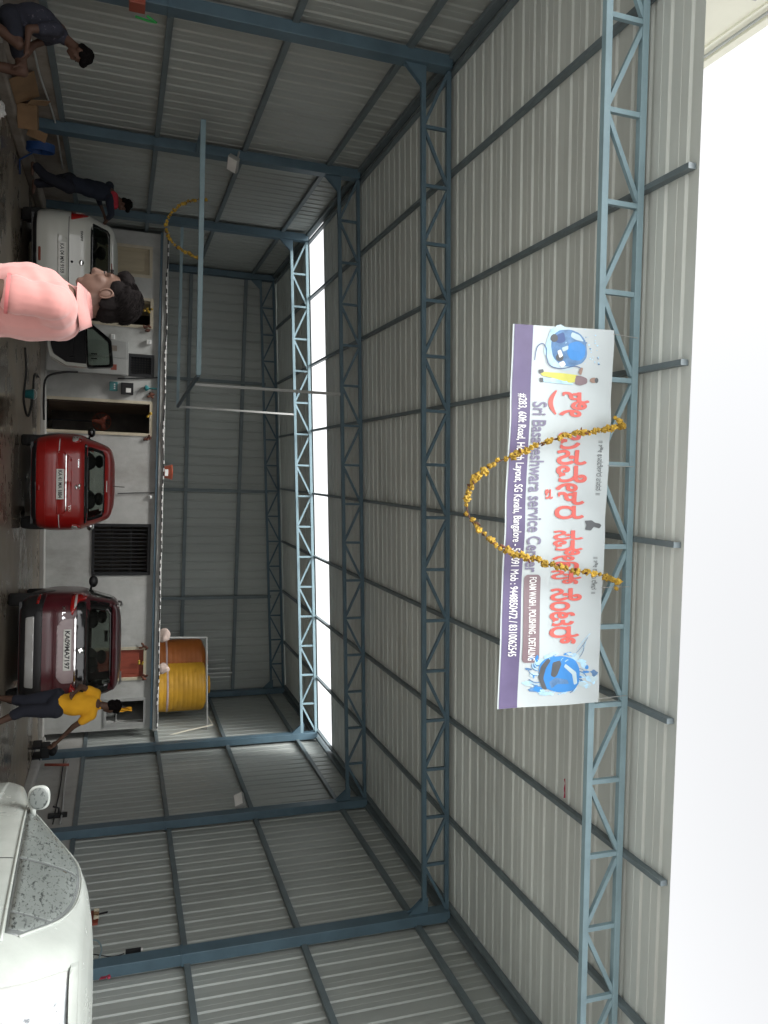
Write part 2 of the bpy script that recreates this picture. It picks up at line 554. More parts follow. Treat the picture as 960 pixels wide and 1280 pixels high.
def solid(i, k):
    if i < 0 or k < 0 or i >= len(xs) - 1 or k >= len(zs) - 1: return None
    cx, cz = (xs[i] + xs[i + 1]) / 2, (zs[k] + zs[k + 1]) / 2
    return not any(bx(v[0]) < cx < bx(v[1]) and v[2] < cz < v[3] for v in OPEN.values())
b = MB()
for i in range(len(xs) - 1):
    for k in range(len(zs) - 1):
        if not solid(i, k): continue
        x0, x1, z0, z1 = xs[i], xs[i + 1], zs[k], zs[k + 1]
        b.quad((x0, 0, z0), (x1, 0, z0), (x1, 0, z1), (x0, 0, z1))
        b.quad((x1, TH, z0), (x0, TH, z0), (x0, TH, z1), (x1, TH, z1))
        for di, dk, q in ((-1, 0, [(x0, 0, z0), (x0, 0, z1), (x0, TH, z1), (x0, TH, z0)]), (1, 0, [(x1, 0, z0), (x1, TH, z0), (x1, TH, z1), (x1, 0, z1)]),
                          (0, -1, [(x0, 0, z0), (x0, TH, z0), (x1, TH, z0), (x1, 0, z0)]), (0, 1, [(x0, 0, z1), (x1, 0, z1), (x1, TH, z1), (x0, TH, z1)])):
            if not solid(i + di, k + dk): b.quad(*q)
b.build('wall', m['plaster'], block, merge=True)
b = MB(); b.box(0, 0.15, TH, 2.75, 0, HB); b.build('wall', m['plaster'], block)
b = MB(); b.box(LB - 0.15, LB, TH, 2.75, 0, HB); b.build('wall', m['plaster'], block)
b = MB(); b.box(0.15, LB - 0.15, 2.6, 2.75, 0, HB); b.build('wall', m['room_shade'], block)
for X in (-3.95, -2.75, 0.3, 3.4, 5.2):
    b = MB(); b.box(bx(X) - 0.06, bx(X) + 0.06, TH, 2.6, 0, HB); b.build('partition', m['room_shade'], block)
b = MB(); b.box(-0.06, LB + 0.05, -0.09, 2.8, HB + 0.003, HB + 0.13); b.build('roof_slab', m['plaster'], block, bevel=0.01)
b = MB(); b.box(-0.03, LB + 0.02, -0.075, -0.004, HB - 0.05, HB); b.build('edge_beam', m['blue'], block)
b = MB(); b.box(-0.05, LB + 0.05, -0.38, -0.003, 0.0, 0.10); b.build('plinth', m['low_wall_pale'], block, bevel=0.015)
FR = 0.055
def frame(name, v, mat, sill=False, par=block):
    x0, x1, z0, z1 = bx(v[0]), bx(v[1]), v[2], v[3]
    b = MB()
    b.box(x0 - 0.01, x0 + FR, -0.02, 0.09, z0, z1 - FR); b.box(x1 - FR, x1 + 0.01, -0.02, 0.09, z0, z1 - FR)
    b.box(x0 - 0.01, x1 + 0.01, -0.02, 0.09, z1 - FR, z1 + 0.01)
    if sill: b.box(x0 + FR, x1 - FR, -0.02, 0.09, z0, z0 + FR)
    return b.build(name, mat, par)
def leaf(v, mat, panels):
    x0, x1, z0, z1 = bx(v[0]) + FR, bx(v[1]) - FR, v[2] + 0.01, v[3] - FR - 0.004
    b = MB(); b.box(x0, x1, 0.03, 0.065, z0, z1)
    d = b.build('door', mat, block)
    for (a0, a1) in panels:
        b = MB(); b.box(x0 + 0.09, x1 - 0.09, 0.018, 0.034, z0 + (z1 - z0) * a0, z0 + (z1 - z0) * a1); b.build('panel', mat, d, bevel=0.008)
    b = MB(); b.tube([(x1 - 0.06, 0.03, 1.05), (x1 - 0.06, -0.01, 1.05), (x1 - 0.06, -0.01, 1.17), (x1 - 0.06, 0.03, 1.17)], 0.008); b.build('handle', m['chrome'], d)
    return d
frame('door_frame', OPEN['cream'], m['frame_cream']); leaf(OPEN['cream'], m['cream_door'], ((0.06, 0.46), (0.52, 0.95)))
frame('door_frame', OPEN['dark1'], m['frame_cream']); frame('door_frame', OPEN['dark2'], m['frame_cream'])
frame('door_frame', OPEN['red'], m['frame_cream']); leaf(OPEN['red'], m['red_door'], ((0.06, 0.30), (0.36, 0.62), (0.68, 0.95)))
# door leaves swung inwards in the two dark doorways
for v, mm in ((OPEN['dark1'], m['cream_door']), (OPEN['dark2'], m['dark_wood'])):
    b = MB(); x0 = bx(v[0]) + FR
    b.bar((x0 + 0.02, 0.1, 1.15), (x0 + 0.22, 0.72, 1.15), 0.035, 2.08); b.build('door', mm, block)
# ventilator screen of thin crossing bars
v = OPEN['vent']; b = MB()
vo = frame('ventilator', v, m['dark_iron'], True)
for i in range(9):
    X = bx(v[0]) + (bx(v[1]) - bx(v[0])) * (i + 0.5) / 9
    MB().bar((X, 0.03, v[2]), (X, 0.03, v[3]), 0.014, 0.014, (0, 1, 0)).build('screen_bar', m['dark_iron'], vo)
    Z = v[2] + (v[3] - v[2]) * (i + 0.5) / 9
    MB().bar((bx(v[0]), 0.045, Z), (bx(v[1]), 0.045, Z), 0.014, 0.014).build('screen_bar', m['dark_iron'], vo)
# barred window
v = OPEN['grille']; wf = frame('window', v, m['dark_iron'], True)
for i in range(13):
    X = bx(v[0]) + (bx(v[1]) - bx(v[0])) * (i + 0.5) / 13
    MB().bar((X, 0.03, v[2] + 0.05), (X, 0.03, v[3] - 0.05), 0.022, 0.022, (0, 1, 0)).build('bar', m['dark_iron'], wf)
for k in range(1, 3):
    Z = v[2] + (v[3] - v[2]) * k / 3
    MB().bar((bx(v[0]) + 0.05, 0.052, Z), (bx(v[1]) - 0.05, 0.052, Z), 0.02, 0.03).build('rail', m['dark_iron'], wf)
# open window hatch on the right
v = OPEN['win']; wf = frame('window', v, m['grey_metal'], True)
b = MB(); b.box(bx(v[0]), bx(v[1]), 0.16, 0.62, 1.62, 1.645); b.build('shelf', m['grey_metal'], wf)
b = MB(); b.box(bx(v[0]), bx(v[1]), 0.10, 0.62, 1.36, 1.39); b.build('shelf', m['grey_metal'], wf)

def bw(X, Z, off=0.0):      # world point on the block's front
    return Vector((X, ysk(BY, X) - off, Z))
def on_block(name, label, cat, X, Z, off=0.0, group=None):
    return thing(name, label, cat, bw(X, Z, off), RZ, group)

# pots and a cloth on the hatch shelf
for X, Z, r, h, mm, lab in ((5.55, 1.395, 0.07, 0.16, 'pale_metal', 'steel pot standing low in the open hatch window'),
                            (5.74, 1.65, 0.085, 0.2, 'pale_metal', 'larger steel pot on the upper hatch window shelf'),
                            (5.85, 1.395, 0.06, 0.22, 'grey_metal', 'grey canister standing in the open hatch window')):
    t = thing('pot', lab, 'pot', (X, ysk(BY, X) + 0.36, Z), 0)
    MB().lathe([(r * 0.8, 0), (r, h * 0.2), (r, h * 0.75), (r * 0.7, h * 0.9), (r * 0.75, h)], 16).build('body', m[mm], t, smooth=True)
    MB().lathe([(r * 0.78, h), (r * 0.5, h + 0.02), (0.012, h + 0.025), (0.012, h + 0.045)], 16).build('lid', m[mm], t)
b = MB()
for i in range(6):
    for j in range(6):
        pass
pts = [[Vector((5.62 + 0.1 * i / 6, ysk(BY, 5.5) + 0.10 + 0.03 * sin(i * 1.9 + j), 1.98 - 0.30 * j / 8)) for i in range(7)] for j in range(9)]
for j in range(8):
    for i in range(6): b.quad(pts[j][i], pts[j][i + 1], pts[j + 1][i + 1], pts[j + 1][i])
o = b.build('hanging_cloth', m['shirt_yellow'], smooth=True); tag(o, 'yellow cloth hanging inside the open hatch window', 'cloth')

# grey steel cupboard against the wall
t = on_block('steel_cupboard', 'grey two door steel cupboard against the wall seen past the open car door', 'cupboard', -2.35, 0.10, 0.02)
b = MB(); b.box(-0.36, 0.36, -0.40, 0.0, 0, 1.66).build('carcass', m['grey_metal'], t, bevel=0.01)
for s_ in (-1, 1):
    b = MB(); b.box(*sorted((s_ * 0.006, s_ * 0.35)), -0.415, -0.402, 0.04, 1.62)
    d = b.build('door', m['grey_metal'], t, bevel=0.004)
    b = MB(); b.box(s_ * 0.05 - 0.012, s_ * 0.05 + 0.012, -0.44, -0.416, 0.9, 1.02); b.build('handle', m['dark_iron'], d)
    b = MB(); b.box(s_ * 0.2 - 0.06, s_ * 0.2 + 0.06, -0.420, -0.416, 1.30, 1.42); b.build('sticker', m['red_door'] if s_ > 0 else m['low_wall'], d)
# electrical bits on the wall
def wallbox(name, label, cat, x, y, w_, h_, d_, mat, extra=None):
    p = ats(x, y, BY - 0.01)
    t = thing(name, label, cat, p, RZ)
    b = MB(); b.box(-w_ / 2, w_ / 2, -d_, 0.012, -h_ / 2, h_ / 2).build('case', mat, t, bevel=0.008)
    if extra: extra(t, w_, h_, d_)
    return t
def label_patch(t, w_, h_, d_):
    MB().box(-w_ * 0.05, w_ * 0.32, -d_ - 0.004, -d_ + 0.001, -h_ * 0.1, h_ * 0.3).build('label', m['white_plastic'], t)
def socket_face(t, w_, h_, d_):
    for k in range(3):
        MB().lathe([(0.016, -0.008), (0.016, 0.0)], 10, (-w_ * 0.22 + w_ * 0.22 * k, -d_, h_ * 0.12), 'y').build('socket', m['pale_metal'], t)
wallbox('junction_box', 'teal junction box on the wall beside the open black doorway', 'junction box', 142, 483, 0.20, 0.17, 0.07, m['teal'], socket_face)
wallbox('meter_box', 'dark grey meter box with white label on the block wall', 'meter box', 159, 486, 0.26, 0.26, 0.12, m['dark_iron'], label_patch)
wallbox('switch_plate', 'small white switch plate above the grey cupboard', 'switch', 141, 421, 0.11, 0.09, 0.03, m['white_plastic'], socket_face)
wallbox('wall_speaker', 'small pale wall fitting between dark doorway and ventilator', 'fitting', 186, 428, 0.10, 0.10, 0.08, m['white_plastic'], socket_face)
t = thing('bracket_lamp', 'teal bracket lamp hanging from the block edge beside the meter box', 'lamp', ats(195, 486, BY - 0.06), RZ)
MB().tube([(0, 0, 0.02), (0, 0, -0.17)], 0.015).build('stem', m['teal'], t)
MB().lathe([(0.02, -0.15), (0.06, -0.19), (0.065, -0.23), (0.03, -0.25)], 14).build('shade', m['teal'], t)
b = MB(); b.tube([ats(147, 473, BY - 0.03), ats(172, 473, BY - 0.03), ats(197, 472, BY - 0.03)], 0.014); o = b.build('conduit', m['dark_iron']); tag(o, 'dark conduit rising from the meter box to the block edge', 'conduit')
b = MB(); b.tube([ats(147, 617, BY - 0.03), ats(170, 616, BY - 0.03), ats(193, 616, BY - 0.03)], 0.010); o = b.build('conduit', m['dark_iron']); tag(o, 'thin wire running up the wall right above the red car', 'wire')
t = thing('ceiling_rose', 'small round wall bulb holder at the top of the wire above the red car', 'bulb holder', ats(188, 621, BY - 0.01), RZ)
MB().lathe([(0.05, -0.03), (0.05, 0.012)], 14, axis='y').build('plate', m['pale_metal'], t); MB().ell((0, -0.05, 0), (0.03, 0.035, 0.03)).build('bulb', m['clear_lens'], t, smooth=True)
# torans: bunches of leaves and flowers at the door heads
for i, (x, y, mm, what) in enumerate(((188, 493, 'garland_leaf', 'dark leaf bunch at the head corner of the black doorway beside the meter box'),
                                      (186, 519, 'marigold', 'orange marigold bunch over the middle of the black doorway by the meter box'),
                                      (186, 546, 'garland_leaf', 'dark leaf bunch at the doorway corner above the red car'),
                                      (186, 388, 'marigold', 'marigold bunch over the dark doorway behind the man in pink'),
                                      (184, 411, 'garland_leaf', 'dark leaf bunch at the doorway corner above the open car door'),
                                      (181, 808, 'garland_leaf', 'dark leaf bunch at the red door corner towards the barred window'),
                                      (181, 847, 'garland_leaf', 'dark leaf bunch at the red door corner towards the hatch window'),
                                      (178, 829, 'marigold', 'small marigold bunch hanging over the red door'))):
    t = thing('door_garland', what, 'garland', ats(x, y, BY - 0.04), RZ)
    rr = random.Random(i)
    for k in range(5):
        c = Vector((rr.uniform(-0.06, 0.06), rr.uniform(-0.02, 0.0), rr.uniform(-0.09, 0.06)))
        b = MB(); b.ell(c, (0.028, 0.02, 0.05 if mm == 'garland_leaf' else 0.028), 7, 5, Matrix.Rotation(rr.uniform(-1, 1), 3, 'Y')).build('leaf' if mm == 'garland_leaf' else 'flower', m[mm], t)
# red fan shape hung inside the dark doorway
t = thing('pedestal_fan', 'dim red fan standing inside the black doorway', 'fan', (-1.02, ysk(BY, -1.0) + 1.0, 0.004))
MB().lathe([(0.2, 0.0), (0.19, 0.03), (0.03, 0.05), (0.02, 0.1)], 16).build('base', m['dark_iron'], t)
MB().tube([(0, 0, 0.08), (0, 0, 1.15)], 0.015).build('pole', m['dark_iron'], t)
MB().lathe([(0.07, -0.02), (0.08, 0.06), (0.04, 0.14)], 14, (0, 0, 1.2), 'y').build('motor', m['orange_red'], t)
b = MB()
for k in range(12):
    a = 2 * pi * k / 12
    b.tube([(0.03 * cos(a), -0.08, 1.2 + 0.03 * sin(a)), (0.13 * cos(a), -0.11, 1.2 + 0.13 * sin(a)), (0.2 * cos(a), -0.06, 1.2 + 0.2 * sin(a))], 0.004, 5)
b.tube([(0.2 * cos(2 * pi * k / 24), -0.06, 1.2 + 0.2 * sin(2 * pi * k / 24)) for k in range(25)], 0.007, 6); b.build('guard', m['orange_red'], t)
for k in range(3):
    a = 2 * pi * k / 3 + 0.4
    MB().ell((0.1 * cos(a), -0.05, 1.2 + 0.1 * sin(a)), (0.085, 0.008, 0.045), 12, 7, Matrix.Rotation(-a, 3, 'Y')).build('blade', m['orange_red'], t)

# rope of white lights along the slab edge
t = thing('rope_light', 'string of small white lights lying along the front edge of the block roof', 'string light', (-5.13, BY - 0.11, HB + 0.10), RZ)
rr = random.Random(3)
pts = []
n = 64
for i in range(n + 1):
    pts.append(Vector((LB * i / n, 0.0, 0.012 * sin(i * 0.7) + rr.uniform(-0.012, 0.012))))
MB().tube(pts, 0.014, 6).build('cord', m['dark_iron'], t)
for i in range(n):
    if rr.random() < 0.12: continue
    a = pts[i].lerp(pts[i + 1], 0.25); c = pts[i].lerp(pts[i + 1], 0.7)
    MB().tube([a + Vector((0, -0.008, 0.004)), c + Vector((0, -0.008, 0.004))], 0.016, 6).build('bulb', m['white_plastic'], t)

# ------------------------------------------------------------------ things on the block roof
ZT = HB + 0.133
def tank(name, label, X, Yc, r, h, mat):
    t = thing(name, label, 'water tank', (X, Yc, ZT))
    prof = [(r * 0.96, 0), (r, 0.03)]
    n = 9
    for k in range(n):
        z0 = 0.05 + (h - 0.1) * k / n; dz = (h - 0.1) / n
        prof += [(r, z0 + dz * 0.1), (r, z0 + dz * 0.62), (r * 0.993, z0 + dz * 0.76), (r * 0.993, z0 + dz * 0.92)]
    prof += [(r, h - 0.03), (r * 0.93, h + 0.03), (r * 0.55, h + 0.12), (r * 0.36, h + 0.14)]
    MB().lathe(prof, 40).build('shell', mat, t, smooth=True)
    MB().lathe([(r * 0.34, h + 0.13), (r * 0.36, h + 0.15), (r * 0.35, h + 0.19), (r * 0.1, h + 0.21)], 24).build('lid', mat, t, smooth=True)
    MB().lathe([(r + 0.004, h * 0.2), (r + 0.012, h * 0.205), (r + 0.012, h * 0.235), (r + 0.004, h * 0.24)], 40).build('band', m['rose_panel'], t)
    return t
pY = at(230, 857, Y=20.1)
tank('water_tank', 'bright yellow ribbed plastic water tank on the block roof', pY.x, 20.1, 0.62, 1.12, m['yellow_tank'])
pO = at(230, 818, Y=20.75)
tank('water_tank', 'shadowed orange ribbed plastic water tank half hidden behind the yellow one', pO.x + 0.12, 20.55, 0.56, 1.10, m['orange_tank'])
# pipes standing up behind the tank
for i, (y, x1) in enumerate(((828, 281), (839, 287), (845, 290), (850, 288))):
    p0 = at(205, y, Y=21.05); p1 = at(x1, y + 1, Y=21.05)
    b = MB(); b.tube([(p0.x, 21.05, ZT), (p0.x, 21.05, p1.z)], 0.022 if i else 0.012); o = b.build('pipe', m['pale_metal'])
    tag(o, ('thin pale rod standing apart from the thicker pipes behind the tanks', 'shorter pale pipe next to the thin rod behind the tanks', 'tallest pale pipe in the middle of the pipes behind the tanks', 'pale pipe at the end of the row farthest from the thin rod')[i], 'pipe', 'pipes behind the tank')
t = thing('tank_railing', 'grey pipe railing standing on the block roof around the tanks', 'railing', (0, 0, 0))
a0, a1, a2, a3 = ats(203, 797, BY + 0.25), ats(258, 797, BY + 0.25), ats(259, 926, BY + 0.25), ats(203, 926, BY + 0.25)
a0.z = a3.z = ZT
for q0, q1, nm in ((a0, a1, 'post'), (a3, a2, 'post'), (a1 + Vector((-0.02, 0, 0)), a2 + Vector((0.02, 0, 0)), 'rail')):
    MB().tube([q0, q1], 0.024).build(nm, m['grey_metal'], t)
b = MB()
q = [ats(204, 922, BY + 0.05), ats(235, 913, BY + 0.1), ats(266, 906, BY + 0.15)]
q[0].z = ZT + 0.01
b.tube(q, 0.018); b.tube([q[2], ats(258, 892, BY + 0.6)], 0.008); o = b.build('pipe', m['cream']); tag(o, 'pale plastic pipe leaning up at the block roof corner', 'pipe')
for i, (x, y, sx, lab) in enumerate(((208, 795, 0.17, 'pale cloth bundle on the roof edge beside the orange tank'), (204, 836, 0.12, 'small pale cloth bundle on the roof edge before the yellow tank'))):
    p = ats(x, y, BY + 0.06)
    b = MB(); b.ell((0, 0, 0), (sx, 0.14, 0.13), 18, 12)
    me = b.mesh('bundle', m['cloth_pale'], True)
    for vv in me.vertices:
        vv.co *= 1 + 0.35 * noise.noise(vv.co * 9 + Vector((i * 7, 0, 0)))
    o = link('cloth_bundle', me); o.location = (p.x, p.y, ZT + 0.10); tag(o, lab, 'bundle')
p = ats(210, 590, BY + 0.25)
t = thing('paint_tub', 'orange tub with a white patch on the block roof edge above the red car', 'tub', (p.x, p.y, ZT))
MB().lathe([(0.13, 0.0), (0.17, 0.17), (0.18, 0.18), (0.17, 0.2), (0.03, 0.215)], 20).build('tub', m['orange_red'], t, smooth=True)
MB().box(-0.06, 0.09, -0.172, -0.15, 0.03, 0.10).build('label', m['white_plastic'], t)

# ------------------------------------------------------------------ hanging pipe frame with its garland
t = thing('hanging_rail', 'pale blue pipe rail hung on rods from the trusses over the white hatchback', 'hanging rail', (0, 0, 0))
HY, HZ = 12.25, 2.70
hl = at(254, 150, Y=12.0); hr = at(248, 469, Y=12.35)
b = MB(); b.bar(hl, hr, 0.075, 0.075).build('front_pipe', m['blue_pale'], t, bevel=0.006)
MB().bar(hl - Vector((0.004, 0, 0)), hl + Vector((0.002, 0, 0)), 0.055, 0.055).build('pipe_end', m['dark_iron'], t)
MB().bar(hr - Vector((0.002, 0, 0)), hr + Vector((0.004, 0, 0)), 0.055, 0.055).build('pipe_end', m['dark_iron'], t)
cr = at(222, 508, Y=16.95)
MB().bar(hr, cr, 0.05, 0.05).build('cross_pipe', m['blue'], t)
cl = Vector((-4.9, 16.7, cr.z))
MB().bar(cr, cl, 0.06, 0.06).build('rear_pipe', m['blue_pale'], t)
hs1 = hr.lerp(cr, (13.42 - hr.y) / (cr.y - hr.y))
MB().bar(hs1, Vector((hs1.x, ysk(13.2, hs1.x), zr(hs1.x, 0.03))), 0.045, 0.045).build('hanger', m['grey_metal'], t)
MB().bar(cr, Vector((cr.x, ysk(17.12, cr.x), zr(cr.x, 0.03))), 0.04, 0.04).build('hanger', m['grey_metal'], t)
wl = Vector((-4.95, hl.y, hl.z))
MB().bar(hl + Vector((0.06, 0.02, 0)), Vector((hl.x + 0.06, ysk(13.2, hl.x) - 0.1, hl.z)), 0.045, 0.045).build('hanger', m['blue'], t)

# flowers
def flower_mesh(seed):
    b = MB(); b.ell((0, 0, 0), (1, 1, 0.85), 12, 8)
    me = b.mesh('flower', m['marigold'], True)
    for v in me.vertices:
        n_ = noise.noise(v.co * 3.2 + Vector((seed * 5.1, 0, 0)))
        v.co *= 0.85 + 0.6 * n_ + 0.28 * random.Random(int(v.co.x * 997 + v.co.z * 313 + seed)).uniform(-1, 1)
    for p in me.polygons: p.use_smooth = False
    return me
FL = [flower_mesh(k) for k in range(4)]
_b = MB(); _b.ell((0, 0, 0), (0.35, 0.35, 1), 6, 4); LEAF = _b.mesh('leaf', m['garland_leaf'])
def garland(name, label, pts, r, seed, loose_ends=0):
    t = thing(name, label, 'garland', pts[0])
    o0 = Vector(pts[0]); rr = random.Random(seed)
    MB().tube([Vector(p) - o0 for p in pts], 0.007 * r / 0.045, 5).build('cord', m['garland_leaf'], t)
    L = [0]
    for a, c in zip(pts[:-1], pts[1:]): L.append(L[-1] + (c - a).length)
    d = 0.0
    def pos(d):
        for k in range(len(pts) - 1):
            if L[k + 1] >= d: return pts[k].lerp(pts[k + 1], (d - L[k]) / (L[k + 1] - L[k]))
        return pts[-1]
    while d < L[-1]:
        s_ = r * rr.uniform(0.62, 1.15)
        f = link('flower', FL[rr.randrange(4)], t)
        f.location = pos(d) - o0 + Vector((rr.uniform(-1, 1), rr.uniform(-1, 1), rr.uniform(-1, 1))) * r * 0.35
        f.scale = (s_, s_, s_); f.rotation_euler = (rr.uniform(0, 6), rr.uniform(0, 6), rr.uniform(0, 6))
        if rr.random() < 0.55:
            lf = link('leaf', LEAF, t); lf.location = f.location + Vector((rr.uniform(-1, 1), rr.uniform(-1, 1), rr.uniform(-1, 1))) * r * 0.7
            q = r * rr.uniform(0.6, 1.0); lf.scale = (q, q, q); lf.rotation_euler = (rr.uniform(0, 6), rr.uniform(0, 6), 0)
        d += r * rr.uniform(1.15, 2.0)
    for k in range(loose_ends):
        for e in (pts[0], pts[-1]):
            f = link('flower', FL[rr.randrange(4)], t); s_ = r * rr.uniform(0.6, 1)
            f.location = e - o0 + Vector((rr.uniform(-1.2, 1.2), rr.uniform(-1, 0), rr.uniform(-2.2, 0.6))) * r * 1.3
            f.scale = (s_, s_, s_); f.rotation_euler = (rr.uniform(0, 6), rr.uniform(0, 6), rr.uniform(0, 6))
    return t
def spline(ctrl, n=8):
    ctrl = [ctrl[0]] + ctrl + [ctrl[-1]]; out = []
    for i in range(1, len(ctrl) - 2):
        p0, p1, p2, p3 = ctrl[i - 1:i + 3]
        for k in range(n):
            t = k / n
            out.append(0.5 * ((2 * p1) + (p2 - p0) * t + (2 * p0 - 5 * p1 + 4 * p2 - p3) * t * t + (3 * p1 - p0 - 3 * p2 + p3) * t ** 3))
    out.append(ctrl[-2]); return out
G1 = [(257, 249), (245, 250), (230, 254), (216, 264), (208, 278), (209, 292), (216, 303), (226, 311), (238, 318), (251, 324)]
garland('marigold_garland', 'short marigold garland drooping from the hanging blue rail', spline([at(x, y, Y=12.18) for x, y in G1], 5), 0.031, 5)

def rpoly(P, r=0.03, n=4):
    out = []
    N_ = len(P)
    for i in range(N_):
        p, a, c = Vector(P[i]), Vector(P[i - 1]), Vector(P[(i + 1) % N_])
        d0, d1 = (a - p), (c - p); q = min(r, d0.length * 0.45, d1.length * 0.45)
        s0, s1 = p + d0.normalized() * q, p + d1.normalized() * q
        for k in range(n + 1):
            t = k / n; out.append(tuple(s0 * (1 - t) ** 2 + p * 2 * t * (1 - t) + s1 * t * t))
    return out
# ------------------------------------------------------------------ banner on the front truss
BN0 = 5.27
c00, c10, c11, c01 = [ats(x, y, BN0) for x, y in ((767, 413), (748, 878), (622, 887), (640, 405))]
BW, BHt = (c10 - c00).length, (c01 - c00).length
BNRM = (c10 - c00).cross(c01 - c00).normalized()
if BNRM.y > 0: BNRM = -BNRM
def bmap(s, t, off=0.0):        # s, t in 0..1 from the top left corner
    p = (c00 * (1 - s) + c10 * s) * (1 - t) + (c01 * (1 - s) + c11 * s) * t
    wv = 0.004 * sin(s * 23 + 2 * t) * (0.4 + t) + 0.010 * sin(s * 5.1 + 1.0) + 0.05 * max(0, t - 0.93) + 0.003 * sin(s * 61 + t * 9) * (1 - t)
    wv += 0.015 * noise.noise(Vector((s * 9, t * 3, 0.3)))
    return p + BNRM * (wv + off)
banner = thing('shop_banner', 'white vinyl banner with red Kannada lettering and purple strip hung on the front truss', 'banner', c00)
def bgrid(s0, s1, t0, t1, off, ns, ntt):
    b = MB()
    P = [[bmap(s0 + (s1 - s0) * i / ns, t0 + (t1 - t0) * j / ntt, off) - c00 for i in range(ns + 1)] for j in range(ntt + 1)]
    for j in range(ntt):
        for i in range(ns): b.quad(P[j][i], P[j][i + 1], P[j + 1][i + 1], P[j + 1][i])
    return b
bgrid(0, 1, 0, 1, 0, 90, 24).build('sheet', m['vinyl'], banner, smooth=True)
bgrid(0, 1, 0.808, 0.985, 0.0025, 90, 6).build('purple_strip', m['ink_purple'], banner, smooth=True)
def flat_to_banner(me, off):
    for v in me.vertices:
        v.co = bmap(v.co.x / BW, -v.co.y / BHt, off + v.co.z) - c00
def text_mesh(body, bold=0.0, spacing=1.0):
    cu = bpy.data.curves.new('text', 'FONT'); cu.body = body; cu.size = 1.0; cu.offset = bold; cu.space_character = spacing; cu.resolution_u = 5
    me, cu = evaluated(bpy.data.objects.new('text', cu)); bpy.data.curves.remove(cu)
    return me
def bounds(me):
    X = [v.co.x for v in me.vertices]; Y = [v.co.y for v in me.vertices]
    return min(X), max(X), min(Y), max(Y)
def fatten(me, r, n_=10):
    V, Fc = [v.co.copy() for v in me.vertices], [tuple(p.vertices) for p in me.polygons]
    v2, f2, zz = [], [], []
    for k in range(n_ + 1):
        d = Vector((0, 0, 0)) if k == n_ else Vector((r * cos(2 * pi * k / n_), r * sin(2 * pi * k / n_), 0))
        b0 = len(v2); v2 += [tuple(c + d) for c in V]; zz += [k * 0.0001] * len(V); f2 += [tuple(b0 + i for i in q) for q in Fc]
    out = bpy.data.meshes.new('lettering'); out.from_pydata(v2, [], f2)
    return out, zz
def btext(name, body, s0, s1, t0, t1, mat, off=0.005, bold=0.0, fat=0.0):
    me = text_mesh(body, bold); zz = None
    if fat: me, zz = fatten(me, fat)
    x0, x1, y0, y1 = bounds(me)
    for v in me.vertices:
        v.co.x = (s0 + (s1 - s0) * (v.co.x - x0) / (x1 - x0)) * BW
        v.co.y = -(t1 + (t0 - t1) * (v.co.y - y0) / (y1 - y0)) * BHt
        v.co.z = zz[v.index] if zz else 0
    flat_to_banner(me, off); me.materials.clear(); me.materials.append(mat)
    return link(name, me, banner)
# pixel -> banner coordinates along the strip (y 405..887 across, x 767..640 down)
def bs(y): return (y - 411) / (880 - 411)
KT0, KT1 = 0.32, 0.60
btext('lettering', 'ಶೀ', bs(487), bs(517), 0.225, 0.525, m['ink_red'], fat=0.025)
btext('lettering', 'ಬಸವೇಶರ', bs(535), bs(642), 0.215, 0.525, m['ink_red'], fat=0.025)
btext('lettering', 'ಸವೀ೯ಸ್', bs(656), bs(724), 0.225, 0.525, m['ink_red'], fat=0.025)
btext('lettering', 'ಸೆಂಟರ್', bs(729), bs(801), 0.215, 0.525, m['ink_red'], fat=0.025)
btext('lettering', 'ವ', bs(605), bs(617), 0.545, 0.625, m['ink_red'], fat=0.04)
# the curved sign under the first letter
def strip2d(pts, wd):
    b = MB(); n_ = len(pts)
    L_, R_ = [], []
    for i, p in enumerate(pts):
        d = (Vector(pts[min(i + 1, n_ - 1)]) - Vector(pts[max(i - 1, 0)])).normalized(); nrm = Vector((-d.y, d.x))
        ww = wd[i] if isinstance(wd, list) else wd
        L_.append(Vector(p) + nrm * ww / 2); R_.append(Vector(p) - nrm * ww / 2)
    for i in range(n_ - 1): b.quad((*L_[i], 0), (*L_[i + 1], 0), (*R_[i + 1], 0), (*R_[i], 0))
    return b
def bshape(name, b, mat, off):
    me = b.mesh(name, mat); flat_to_banner(me, off); return link(name, me, banner)
arc = [((bs(486) + 0.033 * (1 - cos(a)) / 2) * BW, -(0.63 + 0.10 * sin(a)) * BHt) for a in [pi * k / 14 for k in range(15)]]
arc = [(bs(486) * BW + 0.19 * k / 14, -(0.555 + 0.055 * sin(pi * k / 14)) * BHt) for k in range(15)]
bshape('lettering', strip2d(arc, [0.012 + 0.03 * sin(pi * k / 14) for k in range(15)]), m['ink_red'], 0.005)
btext('lettering', 'Sri Basaveshwara service Center', bs(500), bs(708), 0.645, 0.785, m['ink_grey'], fat=0.022)
btext('address', '#283, 60ft Road, Health Layout, SG Kavalu, Bangalore - 560091 Mob : 9448850472 / 8310062545', bs(491), bs(813), 0.842, 0.945, m['ink_white'], fat=0.012)
btext('small_text', '॥ ಶೀ ಬಸವೇಶರ ಪಸನ ॥', bs(545), bs(612), 0.06, 0.12, m['ink_dark'])
btext('small_text', '॥ ಶೀ ಗುರು ದೇವ ॥', bs(690), bs(737), 0.06, 0.12, m['ink_dark'])
